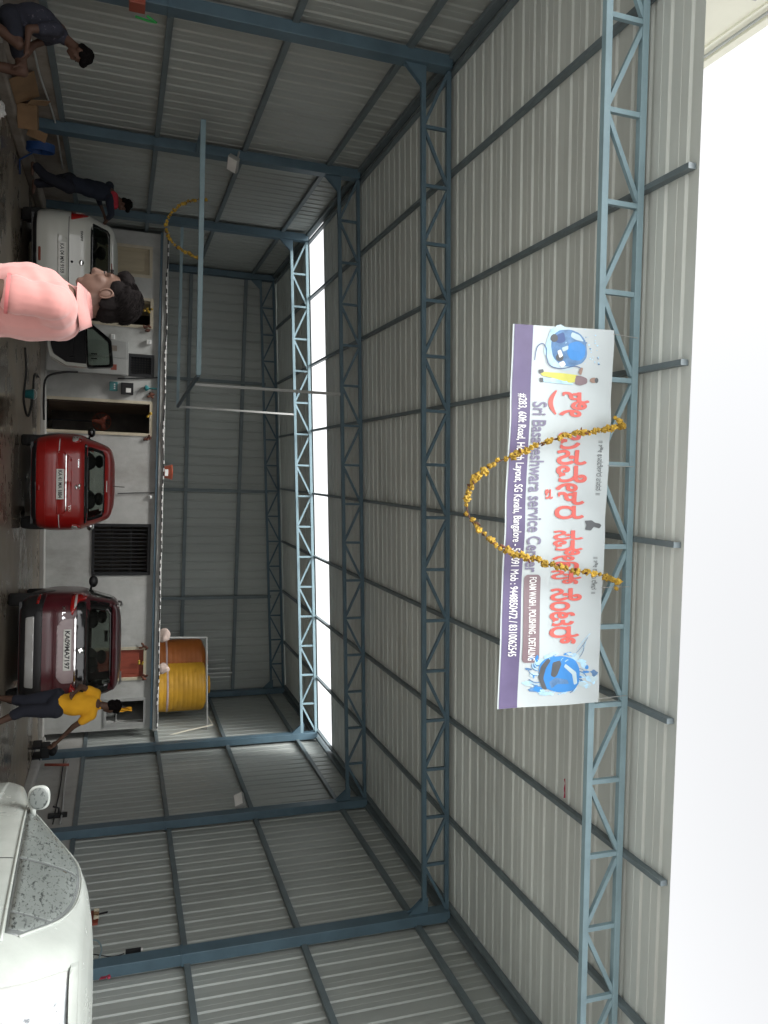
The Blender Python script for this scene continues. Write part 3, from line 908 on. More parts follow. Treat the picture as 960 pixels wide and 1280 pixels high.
def rrect(s0, s1, t0, t1, r, n=5):
    x0, x1, y0, y1 = s0 * BW, s1 * BW, -t1 * BHt, -t0 * BHt
    P = []
    for cx, cy_, a0 in ((x1 - r, y1 - r, 0), (x0 + r, y1 - r, pi / 2), (x0 + r, y0 + r, pi), (x1 - r, y0 + r, 3 * pi / 2)):
        for k in range(n + 1):
            a = a0 + pi / 2 * k / n; P.append((cx + r * cos(a), cy_ + r * sin(a)))
    return P
def fill2d(P, maxlen=0.08):
    bm = bmesh.new()
    bm.faces.new([bm.verts.new((p[0], p[1], 0)) for p in P])
    bmesh.ops.triangulate(bm, faces=bm.faces[:])
    for _ in range(5):
        E_ = [e for e in bm.edges if e.calc_length() > maxlen]
        if not E_: break
        bmesh.ops.subdivide_edges(bm, edges=E_, cuts=1); bmesh.ops.triangulate(bm, faces=[f for f in bm.faces if len(f.verts) > 3])
    return bm
def bfill(name, P, mat, off):
    bm = fill2d(P); me = bpy.data.meshes.new(name); bm.to_mesh(me); bm.free()
    flat_to_banner(me, off); me.materials.append(mat); return link(name, me, banner)
bfill('brown_box', rrect(bs(711), bs(822), 0.625, 0.785, 0.035), m['ink_brown'], 0.004)
btext('lettering', 'FOAM WASH , POLISHING , DETALING', bs(714), bs(819), 0.665, 0.745, m['ink_white'], 0.0065, bold=0.014)
def bl(lst):      # banner points from picture pixels (x, y) seen on it
    out = []
    for x, y in lst:
        p = ats(x, y, BN0); q = p - c00
        ex, ey = (c10 - c00) / BW, (c01 - c00) / BHt
        s_ = q.dot(ex); t_ = q.dot(ey); out.append((s_, -t_))
    return out
def blobp(cx, cy_, rx, ry, seed, n=26, amp=0.3):
    return [(cx + rx * cos(2 * pi * k / n) * (1 + amp * noise.noise(Vector((cos(2 * pi * k / n) * 1.7, sin(2 * pi * k / n) * 1.7, seed)))),
             cy_ + ry * sin(2 * pi * k / n) * (1 + amp * noise.noise(Vector((cos(2 * pi * k / n) * 1.7, sin(2 * pi * k / n) * 1.7, seed + 9))))) for k in range(n)]
# printed picture at the left: blue car being hosed by a worker
M('ink_pale', (0.46, 0.60, 0.66), 0.45, var=0.1)
M('ink_mid', (0.10, 0.22, 0.42), 0.45, var=0.3, scale=18)
M('ink_skin', (0.30, 0.20, 0.16), 0.45)
m = MATS
def bpoly(P, mat, off, r=0.03): return bfill('print_shape', rpoly(bl(P), r), mat, off)
rr = random.Random(11)
bfill('print_shape', bl(blobp(702, 437, 22, 27, 1.0, amp=0.25)), m['ink_pale'], 0.0032)
bfill('print_shape', bl(blobp(698, 436, 17, 25, 2.0, amp=0.3)), m['ink_sky'], 0.0036)
bpoly([(690, 420), (697, 414), (712, 413), (724, 418), (731, 428), (732, 446), (726, 455), (712, 460), (700, 458), (690, 448), (687, 432)], m['ink_mid'], 0.0042)
bpoly([(708, 431), (720, 427), (730, 433), (729, 446), (723, 452), (711, 451), (706, 442)], m['ink_blue'], 0.0050)
bpoly([(713, 416), (723, 420), (728, 428), (718, 426), (711, 422)], m['ink_pale'], 0.0050, 0.015)
bpoly([(694, 420), (703, 416), (705, 428), (697, 431), (692, 428)], m['ink_navy'], 0.0048, 0.02)
bpoly([(700, 436), (708, 433), (708, 438), (702, 441)], m['ink_pale'], 0.0054, 0.01)
bpoly([(695, 440), (699, 438), (702, 446), (698, 449)], m['ink_white'], 0.0054, 0.01)
bpoly([(697, 455), (703, 452), (706, 457), (701, 461)], m['ink_white'], 0.0054, 0.01)
for a in range(2):
    bfill('print_shape', bl(blobp(691 + 7 * a, 424 + 24 * a, 4.5, 5, 3 + a, 14, 0.1)), m['ink_dark'], 0.0052)
bpoly([(674, 466), (690, 467), (705, 468), (722, 470), (722, 477), (712, 480), (690, 474), (676, 471)], m['ink_yellow'], 0.0045, 0.02)
bpoly([(675, 474), (692, 474), (712, 477), (716, 482), (700, 481), (678, 479)], m['ink_sky'], 0.0044, 0.02)
bpoly([(672, 464), (678, 463), (679, 467), (673, 469)], m['ink_dark'], 0.005, 0.01); bpoly([(673, 474), (678, 474), (678, 480), (674, 479)], m['ink_dark'], 0.005, 0.01)
bpoly([(718, 470), (726, 471), (733, 474), (733, 480), (724, 483), (717, 481)], m['ink_brown'], 0.005, 0.02)
bpoly([(721, 467), (724, 460), (727, 461), (725, 470)], m['ink_skin'], 0.0054, 0.01)
bfill('print_shape', bl(blobp(741, 476, 5, 3.4, 5, 14, 0.1)), m['ink_skin'], 0.0052); bfill('print_shape', bl(blobp(744.5, 476, 2.4, 3.2, 6, 12, 0.1)), m['ink_dark'], 0.0056)
hs_ = bl([tuple(q) for q in spline([Vector(p) for p in ((724, 461), (716, 459), (700, 462), (686, 458), (682, 448), (682, 438), (677, 431), (670, 436), (667, 452))], 5)])
bshape('print_shape', strip2d(hs_, 0.006), m['ink_navy'], 0.0058)
for k in range(30):
    bfill('print_shape', bl(blobp(735 + rr.uniform(-8, 12), 434 + rr.uniform(-22, 22), rr.uniform(0.5, 1.5), rr.uniform(0.5, 1.3), k, 7)), m['ink_sky'] if k % 3 else m['ink_mid'], 0.004)
# printed picture at the right: blue car in splashing water
for k in range(60):
    a = rr.uniform(0, 2 * pi); q = rr.uniform(0.62, 1.15)
    x_, y_ = 694 + 40 * q * cos(a), 846 + 25 * q * sin(a)
    if x_ < 655 or y_ > 872: continue
    bfill('print_shape', bl(blobp(x_, y_, rr.uniform(1.5, 6), rr.uniform(1.2, 4), k * 1.3, 14, 0.8)), (m['ink_sky'], m['ink_pale'], m['ink_blue'], m['ink_mid'])[k % 4 if k % 5 else 0], 0.0032 + 0.00002 * k)
for k in range(22):
    a = rr.uniform(0, 2 * pi); x0_, y0_ = 694 + 24 * cos(a), 846 + 18 * sin(a)
    P = [Vector((x0_ + t * 5 * cos(a + 0.3 * t), y0_ + t * 3.2 * sin(a + 0.3 * t))) for t in range(4)]
    if min(p.x for p in P) < 656 or max(p.y for p in P) > 874: continue
    bshape('print_shape', strip2d(bl([tuple(p) for p in spline(P, 3)]), rr.uniform(0.004, 0.009)), m['ink_mid'] if k % 2 else m['ink_sky'], 0.0046)
bpoly([(671, 846), (673, 832), (682, 825), (700, 822), (716, 826), (722, 838), (720, 856), (714, 865), (696, 869), (678, 864)], m['ink_blue'], 0.0050, 0.05)
bpoly([(671, 850), (674, 836), (682, 826), (686, 828), (680, 838), (677, 852), (682, 866), (676, 865)], m['ink_dark'], 0.0054, 0.02)
bpoly([(688, 831), (697, 828), (699, 832), (694, 846), (691, 850), (686, 848)], m['ink_dark'], 0.0054, 0.015)
bpoly([(704, 832), (717, 842), (718, 856), (714, 858), (712, 845), (702, 836)], m['ink_pale'], 0.0054, 0.01)
bpoly([(684, 856), (692, 850), (706, 852), (708, 857), (694, 858), (687, 864)], m['ink_mid'], 0.0054, 0.01)
for k in range(4):
    y0_ = 822 - 5 * k
    bshape('print_shape', strip2d(bl([tuple(p) for p in spline([Vector((716 + k, y0_ + 6)), Vector((723, y0_)), Vector((727 + k, y0_ - 9)), Vector((726 + 3 * k, y0_ - 14))], 4)]), 0.005), m['ink_sky'] if k % 2 else m['ink_mid'], 0.004)
bpoly([(729, 652), (738, 651), (742, 654), (748, 655), (750, 657), (747, 661), (740, 659), (736, 664), (729, 663), (731, 657)], m['ink_dark'], 0.005, 0.01)
# ropes tying the banner to the truss
for s_ in (0.01, 0.35, 0.68, 0.99):
    p = bmap(s_, 0.01) - c00
    X = bmap(s_, 0.01).x
    MB().tube([p, Vector((X, ysk(5.31, X), zr(X, DEP - 0.02))) - c00], 0.0035, 5).build('tie', m['grey_metal'], banner)
G2 = [(775, 530), (768, 536), (757, 537), (742, 540), (722, 542), (702, 546), (684, 552), (662, 560), (640, 570), (617, 580), (600, 592), (588, 608), (583, 625), (586, 645), (596, 660), (610, 672), (628, 686), (648, 694), (670, 700), (695, 708), (720, 714), (745, 717), (762, 722), (769, 728)]
garland('marigold_garland', 'long marigold garland looping down across the white banner', spline([ats(x, y, BN0 - 0.12) for x, y in G2], 4), 0.031, 9, 6)
p = at(716, 985, Y=6.9)
t = thing('streamer', 'small pink paper streamer stuck under the roof behind the front truss', 'streamer', (p.x, p.y, zr(p.x, 0.45)))
for k in range(4):
    MB().bar((0.05 * k - 0.08, 0, 0.01), (0.05 * k - 0.10 + 0.04 * (k % 2), 0.02, p.z - zr(p.x, 0.45) - 0.04 + 0.02 * k), 0.05, 0.003, (0, 1, 0)).build('strip', m['pink_tag'], t)


# ------------------------------------------------------------------ cars
def ccr(tab, z):
    """smooth table lookup"""
    if z <= tab[0][0]: return tab[0][1:]
    if z >= tab[-1][0]: return tab[-1][1:]
    for i in range(len(tab) - 1):
        if tab[i][0] <= z <= tab[i + 1][0]:
            t = (z - tab[i][0]) / (tab[i + 1][0] - tab[i][0])
            return tuple(a + (c - a) * t for a, c in zip(tab[i][1:], tab[i + 1][1:]))
def inside(P, x, y):
    c = False; j = len(P) - 1
    for i in range(len(P)):
        if (P[i][1] > y) != (P[j][1] > y) and x < (P[j][0] - P[i][0]) * (y - P[i][1]) / (P[j][1] - P[i][1]) + P[i][0]: c = not c
        j = i
    return c
def star_hit(R_, cx, cz, a):
    best = None
    for i in range(len(R_)):
        p, q = Vector(R_[i]), Vector(R_[(i + 1) % len(R_)])
        d = Vector((cos(a), sin(a))); e = q - p; den = d.x * e.y - d.y * e.x
        if abs(den) < 1e-9: continue
        w_ = p - Vector((cx, cz)); t = (w_.x * e.y - w_.y * e.x) / den; u_ = (w_.x * d.y - w_.y * d.x) / den
        if t > 0 and -1e-6 <= u_ <= 1 + 1e-6 and (best is None or t < best): best = t
    return Vector((cx, cz)) + Vector((cos(a), sin(a))) * best
class Car:
    def __init__(s, root, tab, n, paint):
        s.root, s.tab, s.n, s.paint = root, tab, n, paint
        s.nz = 72
    def prm(s, z):
        if not hasattr(s, 'lut'):
            z0, z1 = s.tab[0][0], s.tab[-1][0]; s.lz = (z0, z1); s.lut = []
            for i in range(401):
                zz = z0 + (z1 - z0) * i / 400; r_ = min(0.04, zz - z0, z1 - zz)
                q = [ccr(s.tab, zz + r_ * k / 4) for k in range(-4, 5)]
                s.lut.append(tuple(sum(c) / 9 for c in zip(*q)))
        f = max(0.0, min(399.999, (z - s.lz[0]) / (s.lz[1] - s.lz[0]) * 400)); i = int(f); t = f - i
        return tuple(a + (c - a) * t for a, c in zip(s.lut[i], s.lut[i + 1]))
    def rear(s, x, z, front=False):
        w_, yr, yf = s.prm(z); yc, hl_ = (yr + yf) / 2, (yf - yr) / 2
        k = max(0.0, 1 - min(1, abs(x) / w_) ** s.n) ** (1 / s.n)
        return yc + hl_ * k if front else yc - hl_ * k
    def side(s, y, z, sgn):
        w_, yr, yf = s.prm(z); yc, hl_ = (yr + yf) / 2, (yf - yr) / 2
        return sgn * w_ * max(0.0, 1 - min(1, abs(y - yc) / hl_) ** s.n) ** (1 / s.n)
    def body(s, cuts_rear=(), cuts_side=(), cuts_front=(), na=112):
        z0, z1 = s.tab[0][0], s.tab[-1][0]
        zs_ = sorted(set([z0 + (z1 - z0) * k / s.nz for k in range(s.nz + 1)] + [r[0] for r in s.tab]))
        rings = []
        for z in zs_:
            w_, yr, yf = s.prm(z); yc, hl_ = (yr + yf) / 2, (yf - yr) / 2
            ring = []
            for j in range(na):
                a = 2 * pi * (j + 0.5) / na; ca, sa = cos(a), sin(a)
                e = 2 / s.n
                ring.append((w_ * math.copysign(abs(ca) ** e, ca), yc + hl_ * math.copysign(abs(sa) ** e, sa), z))
            # even out the spacing
            L = [0]
            for k in range(na): L.append(L[-1] + (Vector(ring[(k + 1) % na]) - Vector(ring[k])).length)
            out = []; k = 0
            for j in range(na):
                d = L[-1] * j / na
                while L[k + 1] < d: k += 1
                t = (d - L[k]) / max(1e-9, L[k + 1] - L[k]); out.append(tuple(Vector(ring[k]).lerp(Vector(ring[(k + 1) % na]), t)))
            rings.append(out)
        V = [p for r in rings for p in r]; Fc = []
        for k in range(len(zs_) - 1):
            for j in range(na):
                q = (k * na + j, k * na + (j + 1) % na, (k + 1) * na + (j + 1) % na, (k + 1) * na + j)
                c = sum((Vector(V[i]) for i in q), Vector()) / 4
                w_, yr, yf = s.prm(c.z); yc = (yr + yf) / 2
                cut = False
                if abs(c.x) < w_ * 0.965 or abs(c.y - yc) > (yf - yr) * 0.46:
                    if c.y < yc and any(inside(P, c.x, c.z) for P in cuts_rear): cut = True
                    if c.y > yc and any(inside(P, c.x, c.z) for P in cuts_front): cut = True
                if abs(c.x) > w_ * 0.75 and any(inside(P, c.y, c.z) for P in cuts_side): cut = True
                if not cut: Fc.append(q)
        e = (len(zs_) - 1) * na
        Fc.append(tuple(e + j for j in range(na)))
        me = bpy.data.meshes.new('body'); me.from_pydata(V, [], Fc); me.materials.append(s.paint)
        for p in me.polygons: p.use_smooth = True
        return link('body', me, s.root)
    def patch(s, name, P, mat, off=0.004, kind='rear', sgn=1, parent=None, skirt=0.012, maxlen=0.05):
        bm = fill2d(P, maxlen)
        def mp(a, z, o_):
            if kind == 'rear': return Vector((a, s.rear(a, z) - o_, z))
            if kind == 'front': return Vector((a, s.rear(a, z, True) + o_, z))
            x_ = s.side(a, z, sgn); return Vector((x_ + sgn * o_, a, z))
        bnd = [e for e in bm.edges if e.is_boundary]
        r = bmesh.ops.extrude_edge_only(bm, edges=bnd)
        new = {v for v in r['geom'] if isinstance(v, bmesh.types.BMVert)}
        for v in bm.verts: v.co = mp(v.co.x, v.co.y, off - skirt if v in new else off)
        bmesh.ops.recalc_face_normals(bm, faces=bm.faces)
        me = bpy.data.meshes.new(name); bm.to_mesh(me); bm.free(); me.materials.append(mat)
        for p in me.polygons: p.use_smooth = len(p.vertices) == 3
        return link(name, me, parent or s.root)
    def ring(s, name, P, Q, mat, off=0.005, kind='rear', n_=64):
        cx = sum(p[0] for p in Q) / len(Q); cz = sum(p[1] for p in Q) / len(Q)
        A, B = [star_hit(P, cx, cz, 2 * pi * k / n_) for k in range(n_)], [star_hit(Q, cx, cz, 2 * pi * k / n_) for k in range(n_)]
        b = MB(); f = kind == 'front'; o_ = off if f else -off
        mp = lambda q: (q[0], s.rear(q[0], q[1], f) + o_, q[1])
        for k in range(n_):
            j = (k + 1) % n_; ma, mb_ = A[k].lerp(B[k], 0.5), A[j].lerp(B[j], 0.5)
            b.quad(mp(A[k]), mp(A[j]), mp(mb_), mp(ma)); b.quad(mp(ma), mp(mb_), mp(B[j]), mp(B[k]))
            e = mp(B[k]); e2 = mp(B[j]); d_ = -0.02 if f else 0.02
            b.quad(e, e2, (e2[0], e2[1] + d_, e2[2]), (e[0], e[1] + d_, e[2]))
        return b.build(name, mat, s.root, smooth=True)
    def mirror2(s, name, P, mat, **k):
        s.patch(name, P, mat, **k); return s.patch(name, [(-a, z) for a, z in P][::-1], mat, **k)
    def text(s, name, body, x0, x1, z0, z1, mat, off, parent=None, bold=0.0):
        me = text_mesh(body, bold); a0, a1, b0, b1 = bounds(me)
        for v in me.vertices:
            X = x0 + (x1 - x0) * (v.co.x - a0) / (a1 - a0); Z = z0 + (z1 - z0) * (v.co.y - b0) / (b1 - b0)
            v.co = (X, s.rear(X, Z) - off, Z)
        me.materials.clear(); me.materials.append(mat); return link(name, me, parent or s.root)
    def wheels(s, ys, r, xw, rim):
        for y in ys:
            for sg in (-1, 1):
                t = bpy.data.objects.new('wheel', None); COL.objects.link(t); t.parent = s.root; t.location = (sg * xw, y, r)
                wv = 0.19
                MB().lathe([(r * 0.62, -wv / 2), (r * 0.93, -wv / 2), (r, -wv * 0.36), (r, wv * 0.36), (r * 0.93, wv / 2), (r * 0.62, wv / 2)], 32, axis='x').build('tyre', m['rubber'], t)
                b = MB(); b.lathe([(r * 0.62, -wv * 0.40), (r * 0.62, wv * 0.40)], 32, axis='x')
                b.lathe([(r * 0.16, -wv * 0.42), (r * 0.16, wv * 0.42)], 16, axis='x')
                for k in range(5):
                    a = 2 * pi * k / 5
                    b.bar((sg * wv * 0.34, 0, 0), (sg * wv * 0.30, cos(a) * r * 0.61, sin(a) * r * 0.61), 0.07, 0.03, (1, 0, 0))
                b.build('rim', rim, t)
                P = [(y + (r + 0.05) * cos(a), r + (r + 0.05) * sin(a)) for a in [2 * pi * k / 28 for k in range(28)]]
                P = [(a, max(z, s.tab[0][0] + 0.01)) for a, z in P]
                s.patch('wheel_arch', P, m['black_plastic'], off=0.003, kind='side', sgn=sg)
    def underside(s):
        z = s.tab[0][0]; w_, yr, yf = s.prm(z)
        MB().box(-w_ * 0.93, w_ * 0.93, yr + 0.1, yf - 0.1, z - 0.02, z + 0.02).build('underside', m['black_plastic'], s.root)
    def seats(s, y_front, y_rear, zb, zt):
        for y, h in ((y_front, zt), (y_rear, zt - 0.12)):
            for sg in (-1, 1):
                b = MB(); b.ell((sg * 0.36, y, (zb + h - 0.16) / 2), (0.235, 0.09, (h - 0.16 - zb) / 2 + 0.05), 16, 10, Matrix.Rotation(-0.12, 3, 'X'))
                se = b.build('seat', m['seat_fabric'], s.root, smooth=True)
                b = MB(); b.ell((sg * 0.36, y - 0.01, h - 0.06), (0.125, 0.05, 0.085), 14, 9).build('headrest', m['seat_fabric'], se, smooth=True)
        b = MB(); b.box(-0.68, 0.68, y_front + 0.75, y_front + 1.05, 0.6, 0.95).build('dashboard', m['black_plastic'], s.root, bevel=0.05)
    def wing_mirror(s, y, z, sg, mat, sc=1.0):
        x0 = s.side(y, z, sg)
        b = MB(); b.ell((x0 + sg * 0.115 * sc, y, z + 0.06), (0.095 * sc, 0.05, 0.07 * sc), 16, 10); b.bar((x0 - sg * 0.02, y, z + 0.01), (x0 + sg * 0.08, y, z + 0.04), 0.05, 0.04)
        return b.build('wing_mirror', mat, s.root, smooth=True)

# ---- red hatchback
root = thing('parked_car', 'bright red hatchback parked nose to the concrete block', 'car', at(60, 605, Y=14.1) * Vector((1, 1, 0)) if False else (0.33, 14.1, 0.004), radians(1.2), 'cars being washed')
tabR = [(0.22, 0.74, 0.12, 3.70), (0.30, 0.82, 0.04, 3.80), (0.45, 0.85, 0.0, 3.85), (0.60, 0.86, 0.005, 3.84), (0.66, 0.861, 0.03, 3.82), (0.70, 0.86, 0.06, 3.80), (0.85, 0.855, 0.075, 3.62), (0.95, 0.845, 0.085, 3.05),
        (1.01, 0.82, 0.10, 2.88), (1.06, 0.79, 0.13, 2.76), (1.25, 0.72, 0.26, 2.35), (1.38, 0.665, 0.35, 2.05), (1.45, 0.62, 0.42, 1.88), (1.50, 0.54, 0.56, 1.70), (1.525, 0.42, 0.75, 1.5), (1.535, 0.2, 1.0, 1.3)]
c = Car(root, tabR, 5.5, m['paint_red'])
win = rpoly([(-0.66, 1.07), (0.66, 1.07), (0.56, 1.37), (-0.56, 1.37)], 0.06)
hole = rpoly([(-0.60, 1.10), (0.60, 1.10), (0.51, 1.345), (-0.51, 1.345)], 0.05)
ws = rpoly([(-0.66, 1.04), (0.66, 1.04), (0.54, 1.40), (-0.54, 1.40)], 0.05)
sw1 = rpoly([(2.45, 1.03), (1.75, 1.40), (1.45, 1.41), (1.47, 1.03)], 0.04)
sw2 = rpoly([(1.39, 1.03), (1.38, 1.41), (0.85, 1.38), (0.62, 1.10), (0.62, 1.06)], 0.04)
c.body([hole], [sw1, sw2], [ws])
c.patch('rear_window', hole, m['car_glass'], 0.002, skirt=0.0); c.ring('window_border', win, hole, m['black_gloss'], 0.006)
c.patch('windscreen', ws, m['car_glass'], 0.004, 'front')
for sg in (-1, 1):
    c.patch('side_window', sw1, m['car_glass'], 0.004, 'side', sg); c.patch('side_window', sw2, m['car_glass'], 0.004, 'side', sg)
    c.wing_mirror(2.35, 1.02, sg, m['black_gloss'] if sg < 0 else m['chrome'], 1.05)
wb = c.patch('window_frame', rpoly([(-0.69, 1.045), (0.69, 1.045), (0.67, 1.085), (-0.67, 1.085)], 0.01), m['black_gloss'], 0.008)
for sg in (-1, 1):
    L = rpoly([(sg * 0.70, 0.84), (sg * 0.80, 0.83), (sg * 0.815, 0.97), (sg * 0.76, 1.01), (sg * 0.70, 0.95)], 0.03)
    c.patch('tail_light', L, m['red_lens'], 0.007)
    L = rpoly([(sg * 0.715, 0.85), (sg * 0.805, 0.84), (sg * 0.812, 0.955), (sg * 0.73, 0.935)], 0.02)
    c.patch('reverse_lens', L, m['clear_lens'], 0.010)
    c.patch('bumper_slot', rpoly([(sg * 0.52, 0.645), (sg * 0.76, 0.645), (sg * 0.76, 0.66), (sg * 0.52, 0.66)], 0.006), m['clear_lens'], 0.006)
c.patch('hatch_trim', rpoly([(-0.50, 0.755), (0.46, 0.755), (0.46, 0.77), (-0.50, 0.77)], 0.006), m['chrome'], 0.02, skirt=0.03)
c.patch('hatch_step', rpoly([(-0.50, 0.772), (0.46, 0.772), (0.42, 0.85), (-0.44, 0.85)], 0.03), m['paint_red'], 0.012, skirt=0.02)
c.patch('number_recess', rpoly([(-0.56, 0.62), (0.52, 0.62), (0.50, 0.752), (-0.54, 0.752)], 0.03), m['paint_red'], 0.006)
pl = c.patch('number_plate', rpoly([(-0.25, 0.615), (0.26, 0.615), (0.26, 0.735), (-0.25, 0.735)], 0.01), m['plate'], 0.022, skirt=0.02)
c.text('plate_text', 'KA 41 MA 1884', -0.225, 0.235, 0.645, 0.705, m['plate_ink'], 0.0245, pl, 0.02)
lg = [(0.05 + 0.05 * cos(a), 0.955 + 0.05 * sin(a)) for a in [2 * pi * k / 20 for k in range(20)]]
c.patch('emblem', rpoly([(0.01, 1.0), (0.06, 0.985), (0.10, 0.965), (0.045, 0.955), (0.10, 0.925), (0.05, 0.895), (0.0, 0.925), (0.05, 0.94), (0.0, 0.955), (-0.005, 0.97)], 0.008), m['chrome'], 0.010)
c.text('badge', 'VXi', 0.36, 0.46, 0.80, 0.85, m['chrome'], 0.02)
c.text('badge', 'Celerio', -0.42, -0.28, 0.945, 0.975, m['chrome'], 0.012)
c.patch('brake_lamp', rpoly([(-0.06, 1.395), (0.14, 1.395), (0.14, 1.412), (-0.06, 1.412)], 0.006), m['clear_lens'], 0.008)
c.patch('bumper_crease', rpoly([(-0.82, 0.425), (0.82, 0.425), (0.82, 0.44), (-0.82, 0.44)], 0.006), m['paint_red'], 0.012, skirt=0.02)
c.patch('tow_cover', rpoly([(0.02, 0.31), (0.12, 0.31), (0.12, 0.36), (0.02, 0.36)], 0.02), m['paint_red'], 0.006)
c.patch('lower_bumper', rpoly([(-0.76, 0.225), (0.76, 0.225), (0.80, 0.30), (-0.80, 0.30)], 0.02), m['black_plastic'], 0.006)
MB().tube([(0.05, 0.62, 1.515), (0.05, 0.50, 1.70)], 0.006, 6).build('antenna', m['black_plastic'], root)
c.wheels((0.72, 3.15), 0.29, 0.715, m['silver_trim']); c.underside(); c.seats(2.0, 0.95, 0.5, 1.30)

# ---- white hatchback with its door open
root = thing('parked_car', 'white hatchback with its front door swung open beside the leaning person', 'car', (-3.36, 13.85, 0.004), radians(6.7), 'cars being washed')
tabW = [(0.22, 0.72, 0.12, 3.55), (0.30, 0.80, 0.04, 3.65), (0.45, 0.825, 0.0, 3.70), (0.62, 0.83, 0.0, 3.68), (0.72, 0.832, 0.03, 3.66), (0.76, 0.83, 0.055, 3.62), (0.90, 0.825, 0.07, 3.3), (0.98, 0.815, 0.075, 2.95), (1.06, 0.79, 0.10, 2.72),
        (1.12, 0.765, 0.15, 2.6), (1.30, 0.70, 0.28, 2.2), (1.40, 0.655, 0.36, 1.95), (1.46, 0.60, 0.43, 1.8), (1.50, 0.50, 0.58, 1.6), (1.52, 0.36, 0.8, 1.4), (1.525, 0.15, 1.0, 1.2)]
c = Car(root, tabW, 5.5, m['paint_white'])
win = rpoly([(-0.62, 1.10), (0.62, 1.10), (0.53, 1.40), (-0.53, 1.40)], 0.06)
hole = rpoly([(-0.57, 1.13), (0.57, 1.13), (0.49, 1.375), (-0.49, 1.375)], 0.05)
ws = rpoly([(-0.62, 1.10), (0.62, 1.10), (0.52, 1.40), (-0.52, 1.40)], 0.05)
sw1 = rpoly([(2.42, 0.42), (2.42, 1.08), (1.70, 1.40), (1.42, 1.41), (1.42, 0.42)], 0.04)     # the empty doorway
sw1g = rpoly([(2.40, 1.06), (1.70, 1.40), (1.44, 1.41), (1.46, 1.06)], 0.04)
sw2 = rpoly([(1.36, 1.06), (1.35, 1.41), (0.85, 1.38), (0.62, 1.12), (0.62, 1.08)], 0.04)
c.body([hole], [sw2], [ws])
c.patch('rear_window', hole, m['mid_glass'], 0.002, skirt=0.0); c.ring('window_border', win, hole, m['black_gloss'], 0.006)
c.patch('windscreen', ws, m['car_glass'], 0.004, 'front')
for sg in (-1, 1): c.patch('side_window', sw2, m['car_glass'], 0.004, 'side', sg)
c.patch('side_window', sw1g, m['dark_glass'], 0.004, 'side', -1)
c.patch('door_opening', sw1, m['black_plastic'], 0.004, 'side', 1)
for sg in (-1, 1):
    c.patch('tail_light', rpoly([(sg * 0.60, 0.80), (sg * 0.80, 0.79), (sg * 0.795, 1.06), (sg * 0.70, 1.06)], 0.03), m['red_lens'], 0.007)
    c.patch('reverse_lens', rpoly([(sg * 0.735, 0.86), (sg * 0.792, 0.86), (sg * 0.785, 1.0), (sg * 0.755, 1.0)], 0.02), m['clear_lens'], 0.010)
c.patch('hatch_gap', rpoly([(-0.66, 0.765), (0.66, 0.765), (0.66, 0.775), (-0.66, 0.775)], 0.004), m['black_plastic'], 0.004)
c.patch('number_recess', rpoly([(-0.36, 0.60), (0.42, 0.60), (0.38, 0.755), (-0.30, 0.755)], 0.03), m['paint_white'], 0.005)
pl = c.patch('number_plate', rpoly([(-0.23, 0.615), (0.29, 0.615), (0.29, 0.735), (-0.23, 0.735)], 0.01), m['plate'], 0.014, skirt=0.015)
c.text('plate_text', 'KA 04 MN 9159', -0.20, 0.26, 0.645, 0.705, m['plate_ink'], 0.0165, pl, 0.012)
c.text('badge', 'SWIFT', -0.44, -0.28, 0.95, 0.985, m['dark_iron'], 0.008, bold=0.03)
c.patch('emblem', [(0.06 + 0.045 * cos(a), 0.965 + 0.04 * sin(a)) for a in [2 * pi * k / 16 for k in range(16)]], m['chrome'], 0.008)
c.patch('lock', [(0.06 + 0.02 * cos(a), 0.82 + 0.02 * sin(a)) for a in [2 * pi * k / 12 for k in range(12)]], m['dark_iron'], 0.006)
c.patch('bumper_reflector', rpoly([(-0.12, 0.315), (0.10, 0.315), (0.10, 0.355), (-0.12, 0.355)], 0.015), m['red_door'], 0.006)
c.patch('brake_lamp', rpoly([(-0.02, 1.42), (0.20, 1.42), (0.20, 1.437), (-0.02, 1.437)], 0.006), m['red_door'], 0.01)
c.patch('lower_bumper', rpoly([(-0.74, 0.225), (0.74, 0.225), (0.78, 0.29), (-0.78, 0.29)], 0.02), m['black_plastic'], 0.006)
c.wheels((0.70, 3.02), 0.28, 0.69, m['silver_trim']); c.underside(); c.seats(1.9, 0.95, 0.5, 1.28)
c.wing_mirror(2.30, 1.05, -1, m['paint_white'])
# white hand-shaped splash of foam on the glass
MB().tube([(0.30, 0.15, 1.46), (0.42, -0.02, 1.30)], 0.006, 5).build('wiper', m['black_plastic'], root)
# the open door: hinged at the front, swung right out
dr = bpy.data.objects.new('front_door', None); COL.objects.link(dr); dr.parent = root
dr.location = (0.82, 2.42, 0); dr.rotation_euler = (0, 0, radians(66))
# door local: hinge at x=0, runs along -y to the latch; x is thickness (outer skin at +x)
OUT = rpoly([(0.0, 0.30), (0.02, 0.95), (-0.42, 1.42), (-0.98, 1.47), (-1.05, 1.05), (-1.02, 0.60), (-0.86, 0.34), (-0.6, 0.28)], 0.07, 5)
WIN = rpoly([(-0.10, 0.97), (-0.46, 1.36), (-0.94, 1.40), (-0.985, 1.02)], 0.05, 5)
def slab(name, P, x0, x1, mat, parent, smooth=False):
    bm = bmesh.new()
    f = bm.faces.new([bm.verts.new((x0, p[0], p[1])) for p in P])
    r = bmesh.ops.extrude_face_region(bm, geom=[f])
    for v in r['geom']:
        if isinstance(v, bmesh.types.BMVert): v.co.x = x1
    bmesh.ops.recalc_face_normals(bm, faces=bm.faces)
    me = bpy.data.meshes.new(name); bm.to_mesh(me); bm.free(); me.materials.append(mat)
    return link(name, me, parent)
